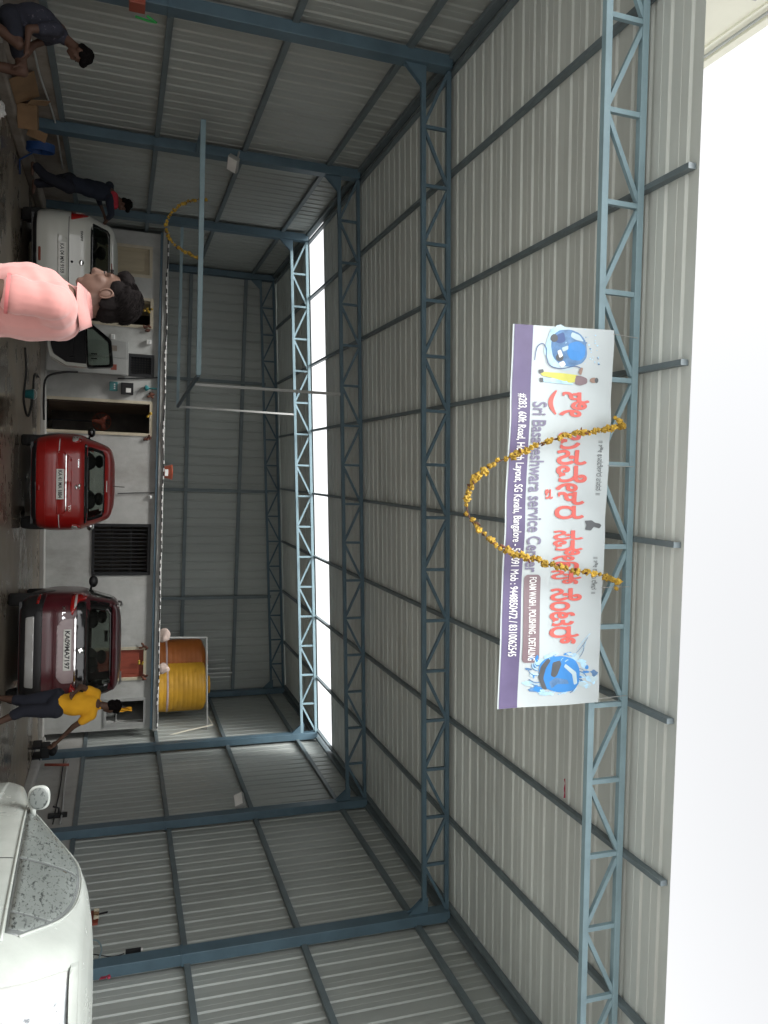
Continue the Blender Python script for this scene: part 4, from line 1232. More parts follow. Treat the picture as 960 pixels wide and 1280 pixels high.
def ringslab(name, P, Q, x0, x1, mat, parent):
    """frame between outline P and hole Q, matched by angle"""
    b = MB(); cx = sum(p[0] for p in Q) / len(Q); cz = sum(p[1] for p in Q) / len(Q)
    hit = lambda R_, a: star_hit(R_, cx, cz, a)
    n_ = 72; A = [hit(P, 2 * pi * k / n_) for k in range(n_)]; B = [hit(Q, 2 * pi * k / n_) for k in range(n_)]
    for k in range(n_):
        j = (k + 1) % n_
        for xx in (x0, x1): b.quad((xx, *A[k]), (xx, *A[j]), (xx, *B[j]), (xx, *B[k]))
        b.quad((x0, *A[k]), (x0, *A[j]), (x1, *A[j]), (x1, *A[k])); b.quad((x0, *B[k]), (x0, *B[j]), (x1, *B[j]), (x1, *B[k]))
    return b.build(name, mat, parent, merge=True)
LOW = rpoly([(0.0, 0.30), (0.02, 0.95), (-1.03, 1.0), (-1.02, 0.60), (-0.86, 0.34), (-0.6, 0.28)], 0.06, 5)
slab('skin', LOW, 0.0, 0.035, m['paint_white'], dr)
slab('trim', rpoly([(-0.06, 0.36), (-0.05, 0.93), (-0.97, 0.98), (-0.955, 0.62), (-0.80, 0.40), (-0.6, 0.34)], 0.06, 5), -0.06, -0.003, m['black_plastic'], dr)
UPP = rpoly([(0.0, 0.93), (-0.42, 1.42), (-0.98, 1.47), (-1.04, 0.99)], 0.06, 5)
ringslab('window_frame', UPP, WIN, -0.03, 0.03, m['black_gloss'], dr)
slab('edge_strip', [(-0.97, 0.99), (-1.035, 0.99), (-1.02, 0.62), (-0.86, 0.35), (-0.80, 0.39), (-0.955, 0.62)], -0.055, -0.002, m['paint_white'], dr)
slab('window', WIN, -0.004, 0.002, m['car_glass'], dr)
slab('armrest', rpoly([(-0.30, 0.66), (-0.30, 0.73), (-0.86, 0.76), (-0.86, 0.69)], 0.03), -0.11, -0.055, m['black_plastic'], dr)
MB().ell((-0.068, -0.30, 0.84), (0.012, 0.03, 0.02)).build('inner_handle', m['chrome'], dr, smooth=True)
MB().ell((0.10, -0.10, 1.02), (0.10, 0.05, 0.07)).build('wing_mirror', m['black_plastic'], dr, smooth=True)

# ---- maroon tall car
root = thing('parked_car', 'dark maroon tall hatchback with roof rails and silver bumper plate', 'car', (2.78, 12.45, 0.004), radians(-7.0), 'cars being washed')
tabM = [(0.24, 0.78, 0.12, 4.30), (0.32, 0.85, 0.04, 4.40), (0.50, 0.88, 0.0, 4.44), (0.66, 0.885, 0.01, 4.43), (0.78, 0.885, 0.06, 4.40), (0.95, 0.88, 0.09, 4.25), (1.05, 0.875, 0.105, 3.5), (1.15, 0.855, 0.13, 3.30),
        (1.22, 0.83, 0.16, 3.15), (1.42, 0.77, 0.24, 2.75), (1.54, 0.735, 0.29, 2.5), (1.60, 0.70, 0.33, 2.35), (1.65, 0.62, 0.45, 2.15), (1.675, 0.48, 0.70, 1.9), (1.685, 0.22, 1.0, 1.6)]
c = Car(root, tabM, 6.0, m['paint_maroon'])
win = rpoly([(-0.74, 1.17), (0.74, 1.17), (0.67, 1.54), (-0.67, 1.54)], 0.06)
hole = rpoly([(-0.60, 1.21), (0.60, 1.21), (0.56, 1.51), (-0.56, 1.51)], 0.05)
ws = rpoly([(-0.70, 1.17), (0.70, 1.17), (0.62, 1.56), (-0.62, 1.56)], 0.05)
sw1 = rpoly([(2.9, 1.13), (2.15, 1.55), (1.75, 1.56), (1.77, 1.13)], 0.04)
sw2 = rpoly([(1.69, 1.13), (1.68, 1.56), (0.95, 1.54), (0.95, 1.15)], 0.04)
sw3 = rpoly([(0.88, 1.16), (0.88, 1.53), (0.60, 1.50), (0.50, 1.20)], 0.04)
c.body([hole], [sw1, sw2, sw3], [ws])
c.patch('rear_window', hole, m['mid_glass'], 0.002, skirt=0.0); c.ring('window_border', win, hole, m['black_gloss'], 0.006)
c.patch('windscreen', ws, m['car_glass'], 0.004, 'front')
for sg in (-1, 1):
    for P in (sw1, sw2, sw3): c.patch('side_window', P, m['car_glass'], 0.004, 'side', sg)
    c.wing_mirror(2.78, 1.13, sg, m['black_plastic'], 1.15)
    c.patch('tail_light', rpoly([(sg * 0.50, 0.97), (sg * 0.60, 0.94), (sg * 0.835, 0.95), (sg * 0.84, 1.10), (sg * 0.80, 1.18), (sg * 0.74, 1.15), (sg * 0.72, 1.05)], 0.03), m['red_lens'], 0.008)
    c.patch('light_strip', rpoly([(sg * 0.60, 0.99), (sg * 0.82, 1.0), (sg * 0.82, 1.035), (sg * 0.66, 1.03)], 0.012), m['clear_lens'], 0.012)
    # roof rails
    pts = [(sg * c.prm(1.62)[0] * 0.94, y, 1.635 + (0.045 if 0.75 < y < 2.2 else 0.0)) for y in (0.60, 0.78, 1.3, 1.8, 2.15, 2.3)]
    MB().tube(pts, 0.018).build('roof_rail', m['silver_trim'], root)
    c.patch('reflector', rpoly([(sg * 0.70, 0.46), (sg * 0.83, 0.48), (sg * 0.83, 0.52), (sg * 0.70, 0.50)], 0.01), m['red_lens'], 0.008)
c.patch('black_panel', rpoly([(-0.70, 1.035), (0.70, 1.035), (0.72, 1.165), (-0.72, 1.165)], 0.03), m['black_gloss'], 0.009, skirt=0.02)
c.patch('chrome_strip', rpoly([(-0.50, 1.005), (0.52, 1.005), (0.52, 1.03), (-0.50, 1.03)], 0.01), m['chrome'], 0.018, skirt=0.03)
c.patch('number_recess', rpoly([(-0.36, 0.76), (0.40, 0.76), (0.50, 0.83), (0.50, 1.0), (-0.48, 1.0), (-0.46, 0.83)], 0.04), m['rose_panel'], 0.010, skirt=0.02)
pl = c.patch('number_plate', rpoly([(-0.31, 0.855), (0.31, 0.855), (0.31, 0.965), (-0.31, 0.965)], 0.01), m['plate'], 0.018, skirt=0.015)
c.text('plate_text', 'KA09MA7197', -0.285, 0.285, 0.875, 0.945, m['plate_ink'], 0.0205, pl, 0.03)
c.text('badge', 'X L 6', -0.66, -0.46, 0.83, 0.875, m['chrome'], 0.008, bold=0.02)
c.patch('emblem', [(0.02 + 0.05 * cos(a) * (1 - 0.25 * (k % 4 == 1)), 1.10 + 0.05 * sin(a)) for k, a in enumerate([2 * pi * k / 16 for k in range(16)])], m['chrome'], 0.016, skirt=0.02)
c.patch('lower_bumper', rpoly([(-0.80, 0.25), (0.80, 0.25), (0.86, 0.60), (0.62, 0.56), (0.58, 0.44), (-0.58, 0.44), (-0.62, 0.56), (-0.86, 0.60)], 0.04), m['black_plastic'], 0.008)
c.patch('skid_plate', rpoly([(-0.50, 0.33), (0.52, 0.33), (0.54, 0.45), (-0.52, 0.45)], 0.02), m['silver_trim'], 0.020, skirt=0.02)
c.patch('hatch_crease', rpoly([(-0.62, 0.72), (0.62, 0.72), (0.60, 0.74), (-0.60, 0.74)], 0.008), m['paint_maroon'], 0.018, skirt=0.03)
c.patch('spoiler', rpoly([(-0.70, 1.555), (0.70, 1.555), (0.66, 1.60), (-0.66, 1.60)], 0.02), m['paint_maroon'], 0.06, skirt=0.08)
c.wheels((0.80, 3.50), 0.32, 0.745, m['silver_trim']); c.underside(); c.seats(2.3, 1.15, 0.55, 1.42)
MB().box(-0.10, 0.10, 2.4, 2.43, 1.40, 1.46).build('inner_mirror', m['black_plastic'], root)

# ---- near white car under foam
root = thing('foamed_car', 'white car covered in soap foam in front of the right hand wall', 'car', (3.46, 4.12, 0.004), radians(4.6))
root.rotation_euler = (0, 0, radians(-4.6))
tabF = [(0.22, 0.74, 0.14, 3.85), (0.30, 0.82, 0.05, 3.95), (0.50, 0.86, 0.0, 4.0), (0.70, 0.868, 0.0, 3.98), (0.85, 0.868, 0.03, 3.75), (0.93, 0.86, 0.05, 3.1), (1.0, 0.845, 0.07, 2.98), (1.05, 0.825, 0.10, 2.86), (1.20, 0.765, 0.24, 2.5),
        (1.33, 0.70, 0.38, 2.2), (1.40, 0.645, 0.46, 2.02), (1.45, 0.58, 0.56, 1.85), (1.48, 0.48, 0.72, 1.68), (1.495, 0.34, 0.92, 1.5), (1.50, 0.15, 1.1, 1.35)]
c = Car(root, tabF, 5.5, m['foam_paint'])
c.body([], [], [])
TOPC = spline([Vector(q) for q in ((2.90, 0.925), (2.62, 1.075), (2.20, 1.265), (1.90, 1.36), (1.60, 1.395), (1.25, 1.38), (0.98, 1.325), (0.80, 1.245), (0.60, 1.10))], 6)
def topz(y):
    for a, c_ in zip(TOPC[:-1], TOPC[1:]):
        if c_.x <= y <= a.x: return a.y + (c_.y - a.y) * (y - a.x) / (c_.x - a.x)
    return TOPC[-1].y
def sillz(y): return 0.935 + (2.90 - y) * 0.048
def panes(y0, y1, gt, gb, n=14):
    ys = [y0 + (y1 - y0) * k / n for k in range(n + 1)]
    return [(y, max(topz(y) - gt, sillz(y) + gb + 0.004)) for y in ys] + [(y, sillz(y) + gb) for y in reversed(ys)]
fw, rw, qw, allw = panes(2.80, 1.66, 0.018, 0.008), panes(1.62, 0.86, 0.018, 0.008), panes(0.835, 0.66, 0.018, 0.006), panes(2.86, 0.61, 0.0, -0.008, 40)
for sg in (-1, 1):
    c.patch('window_surround', allw, m['wet_trim'], 0.003, 'side', sg)
    for nm, P in (('side_window', fw), ('side_window', rw), ('quarter_window', qw)): c.patch(nm, P, m['foam_glass'], 0.006, 'side', sg)
    b = MB()
    tp_ = [(q.x, q.y + 0.012) for q in TOPC]
    b.tube([(c.side(y, z, sg) + sg * 0.004, y, z) for y, z in tp_], 0.009, 6); b.build('drip_rail', m['foam_paint'], root, smooth=True)
    sill = [(2.90 + (0.52 - 2.90) * k / 30, 0.925 + 0.10 * k / 30) for k in range(31)]
    MB().tube([(c.side(y, z, sg) + sg * 0.004, y, z) for y, z in sill], 0.010, 6).build('belt_strip', m['foam_paint'], root, smooth=True)
    x0 = c.side(2.62, 0.985, sg)
    b = MB(); b.ell((0, 0, 0), (1, 1, 1), 28, 16); b.v = [(0.10 * math.copysign(abs(v[0]) ** 0.7, v[0]), 0.055 * v[1], 0.085 * math.copysign(abs(v[2]) ** 0.75, v[2])) for v in b.v]; b.v = [(x0 + sg * 0.13 + v[0], 2.62 + (v[1] if v[1] > 0 else v[1] * 0.35), 1.035 + v[2]) for v in b.v]
    b.bar((x0 - sg * 0.02, 2.63, 0.99), (x0 + sg * 0.08, 2.63, 1.0), 0.05, 0.04)
    mo = b.build('wing_mirror', m['foam_paint'], root, smooth=True)
    b = MB(); b.ell((x0 + sg * 0.13, 2.600, 1.035), (0.088, 0.010, 0.074), 22, 10); b.build('mirror_glass', m['foam_glass'], mo, smooth=True)
    c.patch('door_handle', rpoly([(1.95, 0.80), (1.72, 0.80), (1.72, 0.835), (1.95, 0.835)], 0.015), m['foam_paint'], 0.035, 'side', sg, skirt=0.04)
    c.patch('tail_light', rpoly([(sg * 0.70, 0.78), (sg * 0.83, 0.76), (sg * 0.835, 0.93), (sg * 0.72, 0.95)], 0.03), m['red_lens'], 0.007)
    for yy in (1.63, 0.78):
        c.patch('door_gap', [(yy + 0.004, 0.35), (yy - 0.004, 0.35), (yy - 0.004, 0.96), (yy + 0.004, 0.96)], m['dark_iron'], 0.0035, 'side', sg, skirt=0.002)
rwin = rpoly([(-0.70, 0.985), (0.70, 0.985), (0.56, 1.38), (-0.56, 1.38)], 0.05)
c.patch('rear_window_seal', rpoly([(-0.735, 0.965), (0.735, 0.965), (0.585, 1.40), (-0.585, 1.40)], 0.06), m['grey_metal'], 0.004)
c.patch('rear_window', rwin, m['foam_rear'], 0.009)
c.patch('spoiler', rpoly([(-0.60, 1.39), (0.60, 1.39), (0.56, 1.435), (-0.56, 1.435)], 0.015), m['foam_paint'], 0.05, skirt=0.08)
c.patch('windscreen', rpoly([(-0.68, 1.03), (0.68, 1.03), (0.54, 1.38), (-0.54, 1.38)], 0.05), m['foam_glass'], 0.006, 'front')
pl = c.patch('number_plate', rpoly([(-0.25, 0.66), (0.25, 0.66), (0.25, 0.78), (-0.25, 0.78)], 0.01), m['plate'], 0.014)
c.wheels((0.74, 3.22), 0.30, 0.765, m['silver_trim']); c.underside()


# ------------------------------------------------------------------ people
def shift(me, f):
    N_ = [v.normal.copy() for v in me.vertices]
    for v, n_ in zip(me.vertices, N_): v.co += n_ * f(v.co)
def blob(name, prims, mat, parent, voxel=0.012, smooth=6, post=None):
    """closed shapes fused into one continuous skin"""
    b = MB()
    for p in prims:
        if p[0] == 'cap':
            _, a, c_, r0, r1 = p; a, c_ = Vector(a), Vector(c_); d = (c_ - a)
            L = max(d.length, 1e-4); d.normalize()
            pts, rs = [], []
            for k in range(5):
                t = pi / 2 * k / 4.0
                pts.append(a - d * r0 * cos(t)); rs.append(max(r0 * sin(t), 1e-4))
            for k in range(1, 5):
                pts.append(a.lerp(c_, k / 5)); rs.append(r0 + (r1 - r0) * k / 5)
            for k in range(5):
                t = pi / 2 * k / 4.0
                pts.append(c_ + d * r1 * sin(t)); rs.append(max(r1 * cos(t), 1e-4))
            b.tube(pts, rs, 14)
        else:
            b.ell(p[1], p[2], 18, 12, p[3] if len(p) > 3 else None)
    me = b.mesh(name + '_raw')
    bm = bmesh.new(); bm.from_mesh(me); bmesh.ops.remove_doubles(bm, verts=bm.verts, dist=1e-6); bmesh.ops.recalc_face_normals(bm, faces=bm.faces); bm.to_mesh(me); bm.free()
    o = bpy.data.objects.new('raw', me)
    md = o.modifiers.new('r', 'REMESH'); md.mode = 'VOXEL'; md.voxel_size = voxel; md.use_smooth_shade = True
    sm = o.modifiers.new('s', 'SMOOTH'); sm.factor = 0.5; sm.iterations = smooth
    out, me = evaluated(o); out.name = name; bpy.data.meshes.remove(me)
    if post: post(out)
    out.materials.clear(); out.materials.append(mat)
    for p in out.polygons: p.use_smooth = True
    return link(name, out, parent)
def head_prims(c, Rm, s=1.0):
    def P(x, y, z): return Vector(c) + Rm @ (Vector((x, y, z)) * s)
    def E_(cc, r): return ('ell', P(*cc), tuple(q * s for q in r), Rm)
    return [E_((0, -0.014, 0.028), (0.074, 0.094, 0.088)), E_((0, 0.030, -0.040), (0.057, 0.060, 0.078)), E_((0, 0.064, -0.098), (0.026, 0.021, 0.020)),
            ('cap', P(0, 0.084, 0.008), P(0, 0.104, -0.034), 0.009 * s, 0.015 * s), E_((0, 0.074, 0.022), (0.048, 0.016, 0.012)), E_((0, 0.084, -0.062), (0.024, 0.012, 0.008)),
            E_((0, 0.083, -0.074), (0.021, 0.012, 0.008)), E_((0.076, -0.006, -0.012), (0.010, 0.021, 0.032)), E_((-0.076, -0.006, -0.012), (0.010, 0.021, 0.032)),
            E_((0.035, 0.055, -0.02), (0.024, 0.03, 0.024)), E_((-0.035, 0.055, -0.02), (0.024, 0.03, 0.024)), E_((0, -0.02, -0.06), (0.056, 0.062, 0.05))]
def hair_prims(c, Rm, s=1.0):
    def P(x, y, z): return Vector(c) + Rm @ (Vector((x, y, z)) * s)
    def E_(cc, r): return ('ell', P(*cc), tuple(q * s for q in r), Rm)
    return [E_((0, -0.030, 0.052), (0.084, 0.096, 0.080)), E_((0, 0.046, 0.082), (0.064, 0.050, 0.036)), E_((0, 0.066, 0.068), (0.05, 0.026, 0.022)), E_((0, -0.066, -0.012), (0.064, 0.050, 0.062)),
            E_((0.066, 0.006, 0.040), (0.018, 0.04, 0.035)), E_((-0.066, 0.006, 0.040), (0.018, 0.04, 0.035)), E_((0.070, -0.045, 0.0), (0.015, 0.03, 0.05)), E_((-0.070, -0.045, 0.0), (0.015, 0.03, 0.05))]
def hand_prims(wr, d, side_v, s=1.0):
    """palm with five bent fingers; d points from the wrist along the hand"""
    d = Vector(d).normalized(); sv = Vector(side_v); sv = (sv - d * sv.dot(d)).normalized(); nv = d.cross(sv)
    wr = Vector(wr); out = [('cap', wr, wr + d * 0.07 * s, 0.024 * s, 0.034 * s)]
    for k, ln in enumerate((0.062, 0.072, 0.078, 0.066)):
        a = wr + d * 0.085 * s + sv * (k - 1.5) * 0.021 * s; mid = a + d * ln * 0.55 * s + nv * 0.012 * s; e = mid + d * ln * 0.4 * s + nv * 0.03 * s
        out += [('cap', a - d * 0.02 * s, mid, 0.0095 * s, 0.009 * s), ('cap', mid, e, 0.009 * s, 0.0075 * s)]
    a = wr + d * 0.03 * s - sv * 0.028 * s; mid = a + d * 0.035 * s - sv * 0.025 * s
    out += [('cap', a, mid, 0.012 * s, 0.011 * s), ('cap', mid, mid + d * 0.03 * s + nv * 0.01 * s, 0.011 * s, 0.009 * s)]
    return out
def person(label, base, J, skin, shirt, shorts, shorts_t=0.55, sleeve_t=0.55, head_yaw=0.0, head_pitch=0.0, head_roll=0.0, voxel=0.012, trouser=None, scale=1.0, shoe=None, bow=None):
    """J: joints in world coordinates"""
    t = thing('person', label, 'person', base)
    o0 = Vector(base); j = {k: Vector(v) - o0 for k, v in J.items()}
    Rm = Matrix.Rotation(head_yaw, 3, 'Z') @ Matrix.Rotation(head_pitch, 3, 'X') @ Matrix.Rotation(head_roll, 3, 'Y')
    s = scale
    pel = (j['hl'] + j['hr']) / 2; chest = (j['sl'] + j['sr']) / 2
    across = (j['sr'] - j['sl']).normalized()
    hw = (j['sr'] - j['sl']).length / 2
    spine = (chest - pel)
    fwd = across.cross(spine).normalized() * -1
    RT = Matrix((across, across.cross(spine.normalized()), spine.normalized())).transposed()
    mid = bow if bow is None else Vector(bow) - o0
    if mid is None: mid = pel + spine * 0.5
    body = [('cap', chest, j['head'] + Rm @ Vector((0, -0.02, -0.06)) * s, 0.058 * s, 0.052 * s), ('ell', pel + spine * 0.75, (max(0.13, hw * 0.8) * s, 0.10 * s, 0.2 * s), RT), ('ell', pel, (0.15 * s, 0.11 * s, 0.12 * s), RT), ('cap', mid, pel, 0.10 * s, 0.11 * s), ('cap', mid, chest, 0.10 * s, 0.10 * s)]
    body += head_prims(j['head'], Rm, s)
    for q in 'lr':
        sh, el, wr, hp, kn, an = (j[k + q] for k in ('s', 'e', 'w', 'h', 'k', 'a'))
        body += [('cap', sh, el, 0.050 * s, 0.040 * s), ('cap', el, wr, 0.040 * s, 0.026 * s)]
        body += hand_prims(wr, wr - el, across, s)
        body += [('cap', hp, kn, 0.080 * s, 0.056 * s), ('cap', kn, kn.lerp(an, 0.35), 0.054 * s, 0.056 * s), ('cap', kn.lerp(an, 0.35), an, 0.056 * s, 0.036 * s)]
        toe = j.get('t' + q, an + Vector((0, 0.14, -0.05)))
        body += [('cap', an, an.lerp(toe, 0.4) + Vector((0, 0, -0.02)), 0.036 * s, 0.034 * s), ('cap', an + (an - toe).normalized() * 0.03 + Vector((0, 0, -0.05 * s)), toe, 0.032 * s, 0.026 * s)]
    blob('body', body, skin, t, voxel)
    sp = [('ell', pel + spine * 0.74, (max(0.15, hw * 0.92) * s, 0.122 * s, 0.22 * s), RT), ('cap', mid, pel + spine * 0.06, 0.125 * s, 0.135 * s), ('cap', mid, chest - spine * 0.1, 0.125 * s, 0.125 * s),
          ('ell', mid + across * 0.05 * s, (0.12 * s, 0.125 * s, 0.2 * s), RT), ('ell', mid - across * 0.05 * s, (0.12 * s, 0.125 * s, 0.2 * s), RT), ('cap', j['sl'] + spine * 0.0, j['sr'], 0.072 * s, 0.072 * s), ('cap', chest, chest + (j['head'] - chest) * 0.28, 0.078 * s, 0.066 * s)]
    for q in 'lr':
        sh, el, wr = j['s' + q], j['e' + q], j['w' + q]
        if sleeve_t <= 1: sp.append(('cap', sh, sh.lerp(el, sleeve_t), 0.068 * s, 0.064 * s))
        else: sp += [('cap', sh, el, 0.066 * s, 0.056 * s), ('cap', el, el.lerp(wr, sleeve_t - 1), 0.056 * s, 0.042 * s)]
    def wrinkle(me):
        shift(me, lambda c: noise.noise(c * 11) * 0.006 + noise.noise(c * 26) * 0.002)
    blob('shirt', sp, shirt, t, voxel, post=wrinkle)
    bp = [('ell', pel, (0.175 * s, 0.135 * s, 0.13 * s), RT), ('cap', j['hl'], j['hr'], 0.11 * s, 0.11 * s)]
    for q in 'lr':
        hp, kn, an = j['h' + q], j['k' + q], j['a' + q]
        if shorts_t <= 1: bp.append(('cap', hp, hp.lerp(kn, shorts_t), 0.105 * s, 0.092 * s))
        else: bp += [('cap', hp, kn, 0.105 * s, 0.082 * s), ('cap', kn, kn.lerp(an, shorts_t - 1), 0.082 * s, 0.074 * s)]
    blob('shorts' if shorts_t < 1.6 else 'trousers', bp, shorts, t, voxel, post=wrinkle)
    def messy(me):
        shift(me, lambda c: noise.noise(c * 45) * 0.008 + noise.noise(c * 100) * 0.005)
    blob('hair', hair_prims(j['head'], Rm, s), m['hair'], t, min(voxel, 0.008), 2, post=messy)
    for sg in (-1, 1):
        MB().ell(j['head'] + Rm @ (Vector((sg * 0.031, 0.077, 0.003)) * s), (0.011 * s, 0.008 * s, 0.006 * s)).build('eye', m['black_gloss'], t, smooth=True)
    return t

# man in yellow walking past the maroon car
Yp = 11.5
def px(x, y, d=0.0, Y0=Yp): return at(x, y, Y=Y0 + d)
J = dict(head=px(140, 884, 0.05), sl=px(120, 867, 0.12), sr=px(114, 894, -0.08), el=px(101, 858, 0.02), wl=px(93, 866, -0.12), er=px(92, 908, -0.05), wr=px(72, 927, 0.02),
         hl=px(72, 870, 0.08), hr=px(70, 888, -0.06), kl=px(30, 876, 0.06), kr=px(28, 889, -0.08), al=Vector((3.22, 11.66, 0.08)), ar=Vector((3.50, 11.36, 0.08)),
         tl=Vector((3.36, 11.76, 0.03)), tr=Vector((3.66, 11.44, 0.03)))
person('person in a yellow t-shirt and dark shorts reaching down beside the maroon car', (3.3, 11.5, 0), J, m['skin'], m['shirt_yellow'], m['navy_cloth'], 1.28, 0.5, head_yaw=radians(-55), head_pitch=radians(-8))

# person in dark clothes leaning on the white hatchback
Yq = 14.25
J = dict(head=px(155, 256, 0.0, Yq), sl=px(137, 232, 0.18, Yq), sr=px(137, 252, -0.14, Yq), el=px(122, 246, 0.3, Yq), wl=px(130, 268, 0.35, Yq), er=px(139, 268, -0.16, Yq), wr=px(130, 280, 0.0, Yq),
         hl=px(88, 224, 0.1, Yq), hr=px(86, 234, -0.08, Yq), kl=px(58, 228, 0.12, Yq), kr=px(56, 220, -0.1, Yq), al=Vector((-4.62, Yq + 0.1, 0.24)), ar=Vector((-4.84, Yq - 0.1, 0.24)),
         tl=Vector((-4.48, Yq + 0.14, 0.19)), tr=Vector((-4.70, Yq - 0.06, 0.19)))
pt = person('person in dark blue clothes leaning over the white hatchback', (-4.65, Yq, 0.16), J, m['skin_dark'], m['blue_black'], m['navy_cloth'], 1.85, 1.4, head_yaw=radians(-80), head_pitch=radians(-20))
b = MB(); hc = px(143, 250, -0.02, Yq) - Vector((-4.65, Yq, 0.16))
blob('collar', [('cap', hc + Vector((-0.06, 0, -0.02)), hc + Vector((0.10, -0.05, 0.0)), 0.085, 0.07)], m['red_cloth'], pt, 0.01)

# boy in a dark printed t-shirt sitting by the left wall
Yb = 9.25
J = dict(head=px(100, 68, 0.0, Yb), sl=px(74, 44, 0.2, Yb), sr=px(70, 36, -0.16, Yb), el=px(42, 56, 0.22, Yb), wl=px(28, 76, 0.15, Yb), er=px(36, 36, -0.2, Yb), wr=px(34, 58, -0.22, Yb),
         hl=px(16, 24, 0.1, Yb), hr=px(13, 22, -0.1, Yb), kl=px(29, 90, 0.2, Yb), kr=px(24, 56, -0.16, Yb), al=Vector((-4.22, Yb + 0.2, 0.07)), ar=Vector((-4.62, Yb - 0.15, 0.07)),
         tl=Vector((-4.07, Yb + 0.22, 0.03)), tr=Vector((-4.48, Yb - 0.13, 0.03)))
person('person in a dark printed t-shirt sitting hunched on a grey block', (-4.7, Yb, 0), J, m['skin'], m['print_shirt'], m['navy_cloth'], 0.62, 0.5, head_yaw=radians(-95), head_pitch=radians(-38), bow=px(46, 22, 0.0, Yb))
hp = px(14, 20, 0, Yb)
t = thing('seat_block', 'grey concrete block under the sitting person by the brown wall', 'block', (hp.x - 0.02, Yb, 0.16), 0.1)
MB().box(-0.24, 0.24, -0.2, 0.2, 0, max(0.1, hp.z - 0.16 - 0.10)).build('block', m['low_wall_pale'], t, bevel=0.02)

# man in the pink shirt, close by, looking to the left
BM = (-0.645, 3.40)
TH_ = radians(85)      # he faces left and a little into the shed
def lp(f, z, s_=0.0):   # forward, height, to his right -> world
    fx, fy = -sin(TH_), cos(TH_); rx, ry = cos(TH_), sin(TH_)
    return Vector((BM[0] + fx * f + rx * s_, BM[1] + fy * f + ry * s_, z))
man = thing('person', 'person in a pink polo shirt looking aside in front of the white hatchback', 'person', (BM[0], BM[1], 0))
o0 = Vector((BM[0], BM[1], 0))
hc = lp(0.045, 1.566) - o0
RH = Matrix.Rotation(TH_ + radians(6), 3, 'Z') @ Matrix.Rotation(radians(-12), 3, 'X')
L_ = lambda f, z, s_=0.0: lp(f, z, s_) - o0
RT = Matrix.Rotation(TH_, 3, 'Z')
ST = 1.0
body = head_prims(hc, RH, 0.98)
body += [('cap', L_(-0.02, 1.40), hc + RH @ Vector((0, -0.025, -0.06)), 0.062, 0.056), ('ell', L_(0.0, 1.25), (0.17, 0.11, 0.22), RT), ('ell', L_(0, 1.0), (0.15, 0.10, 0.2), RT), ('ell', L_(0.0, 0.9), (0.16, 0.12, 0.14), RT)]
sh_l, sh_r = L_(-0.055, 1.375, -0.180), L_(-0.01, 1.375, 0.185)
el_l, el_r = L_(-0.035, 1.10, -0.215), L_(0.03, 1.10, 0.225)
wr_l, wr_r = L_(0.08, 0.87, -0.22), L_(0.16, 0.88, 0.20)
for sh, el, wr, sg in ((sh_l, el_l, wr_l, -1), (sh_r, el_r, wr_r, 1)):
    body += [('cap', sh, el, 0.054, 0.045), ('cap', el, wr, 0.044, 0.029)] + hand_prims(wr, wr - el, RT @ Vector((0, 1, 0)))
for sg in (-1, 1):
    h_, k_, a_ = L_(0.0, 0.90, 0.09 * sg), L_(0.02, 0.48, 0.10 * sg), L_(-0.03, 0.07, 0.11 * sg)
    body += [('cap', h_, k_, 0.085, 0.058), ('cap', k_, a_.lerp(k_, 0.65), 0.056, 0.058), ('cap', a_.lerp(k_, 0.65), a_, 0.058, 0.037), ('cap', a_ + Vector((0, 0, -0.035)), L_(0.13, 0.03, 0.12 * sg), 0.034, 0.026)]
blob('body', body, m['skin'], man, 0.006, 5)
# ear detail
for sg in (-1, 1):
    b = MB(); pts = []
    for k in range(15):
        a = radians(-60 + 300 * k / 14)
        pts.append(hc + RH @ (Vector((sg * 0.082, -0.006 - 0.017 * cos(a), -0.012 + 0.027 * sin(a)))))
    b.tube(pts, 0.0036, 7).build('ear_rim', m['skin'], man, smooth=True)
    MB().ell(hc + RH @ Vector((sg * 0.031, 0.079, 0.004)), (0.012, 0.008, 0.0035)).build('eye', m['skin_dark'], man, smooth=True)
    MB().ell(hc + RH @ Vector((sg * 0.031, 0.085, 0.004)), (0.006, 0.005, 0.006)).build('iris', m['dark_iron'], man, smooth=True)
    b = MB(); b.tube([hc + RH @ Vector((sg * x_, y_, z_)) for x_, y_, z_ in ((0.012, 0.094, 0.027), (0.030, 0.090, 0.033), (0.050, 0.076, 0.027))], [0.003, 0.0055, 0.003], 6).build('eyebrow', m['hair'], man, smooth=True)
def messy(me):
    shift(me, lambda c: noise.noise(Vector((c.x * 60, c.y * 60, c.z * 22))) * 0.003 + noise.noise(c * 140) * 0.002)
hp_ = hair_prims(hc, RH, 0.95)
rr = random.Random(21)
for k in range(6):
    a = rr.uniform(-2.6, 2.6); e = rr.uniform(0.35, 1.2)
    q = Vector((0.078 * cos(e) * sin(a), -0.02 + 0.09 * cos(e) * cos(a), 0.045 + 0.082 * sin(e)))
    if q.y > 0.03 and q.z < 0.07: continue
    d = (q - Vector((0, -0.03, 0.0))).normalized()
    hp_.append(('cap', hc + RH @ (q * 0.97), hc + RH @ (q + d * 0.008 + Vector((rr.uniform(-0.012, 0.012), rr.uniform(0.0, 0.02), 0))), 0.013, 0.005))
hair_o = blob('hair', hp_, m['hair'], man, 0.005, 2, post=messy)
b = MB()
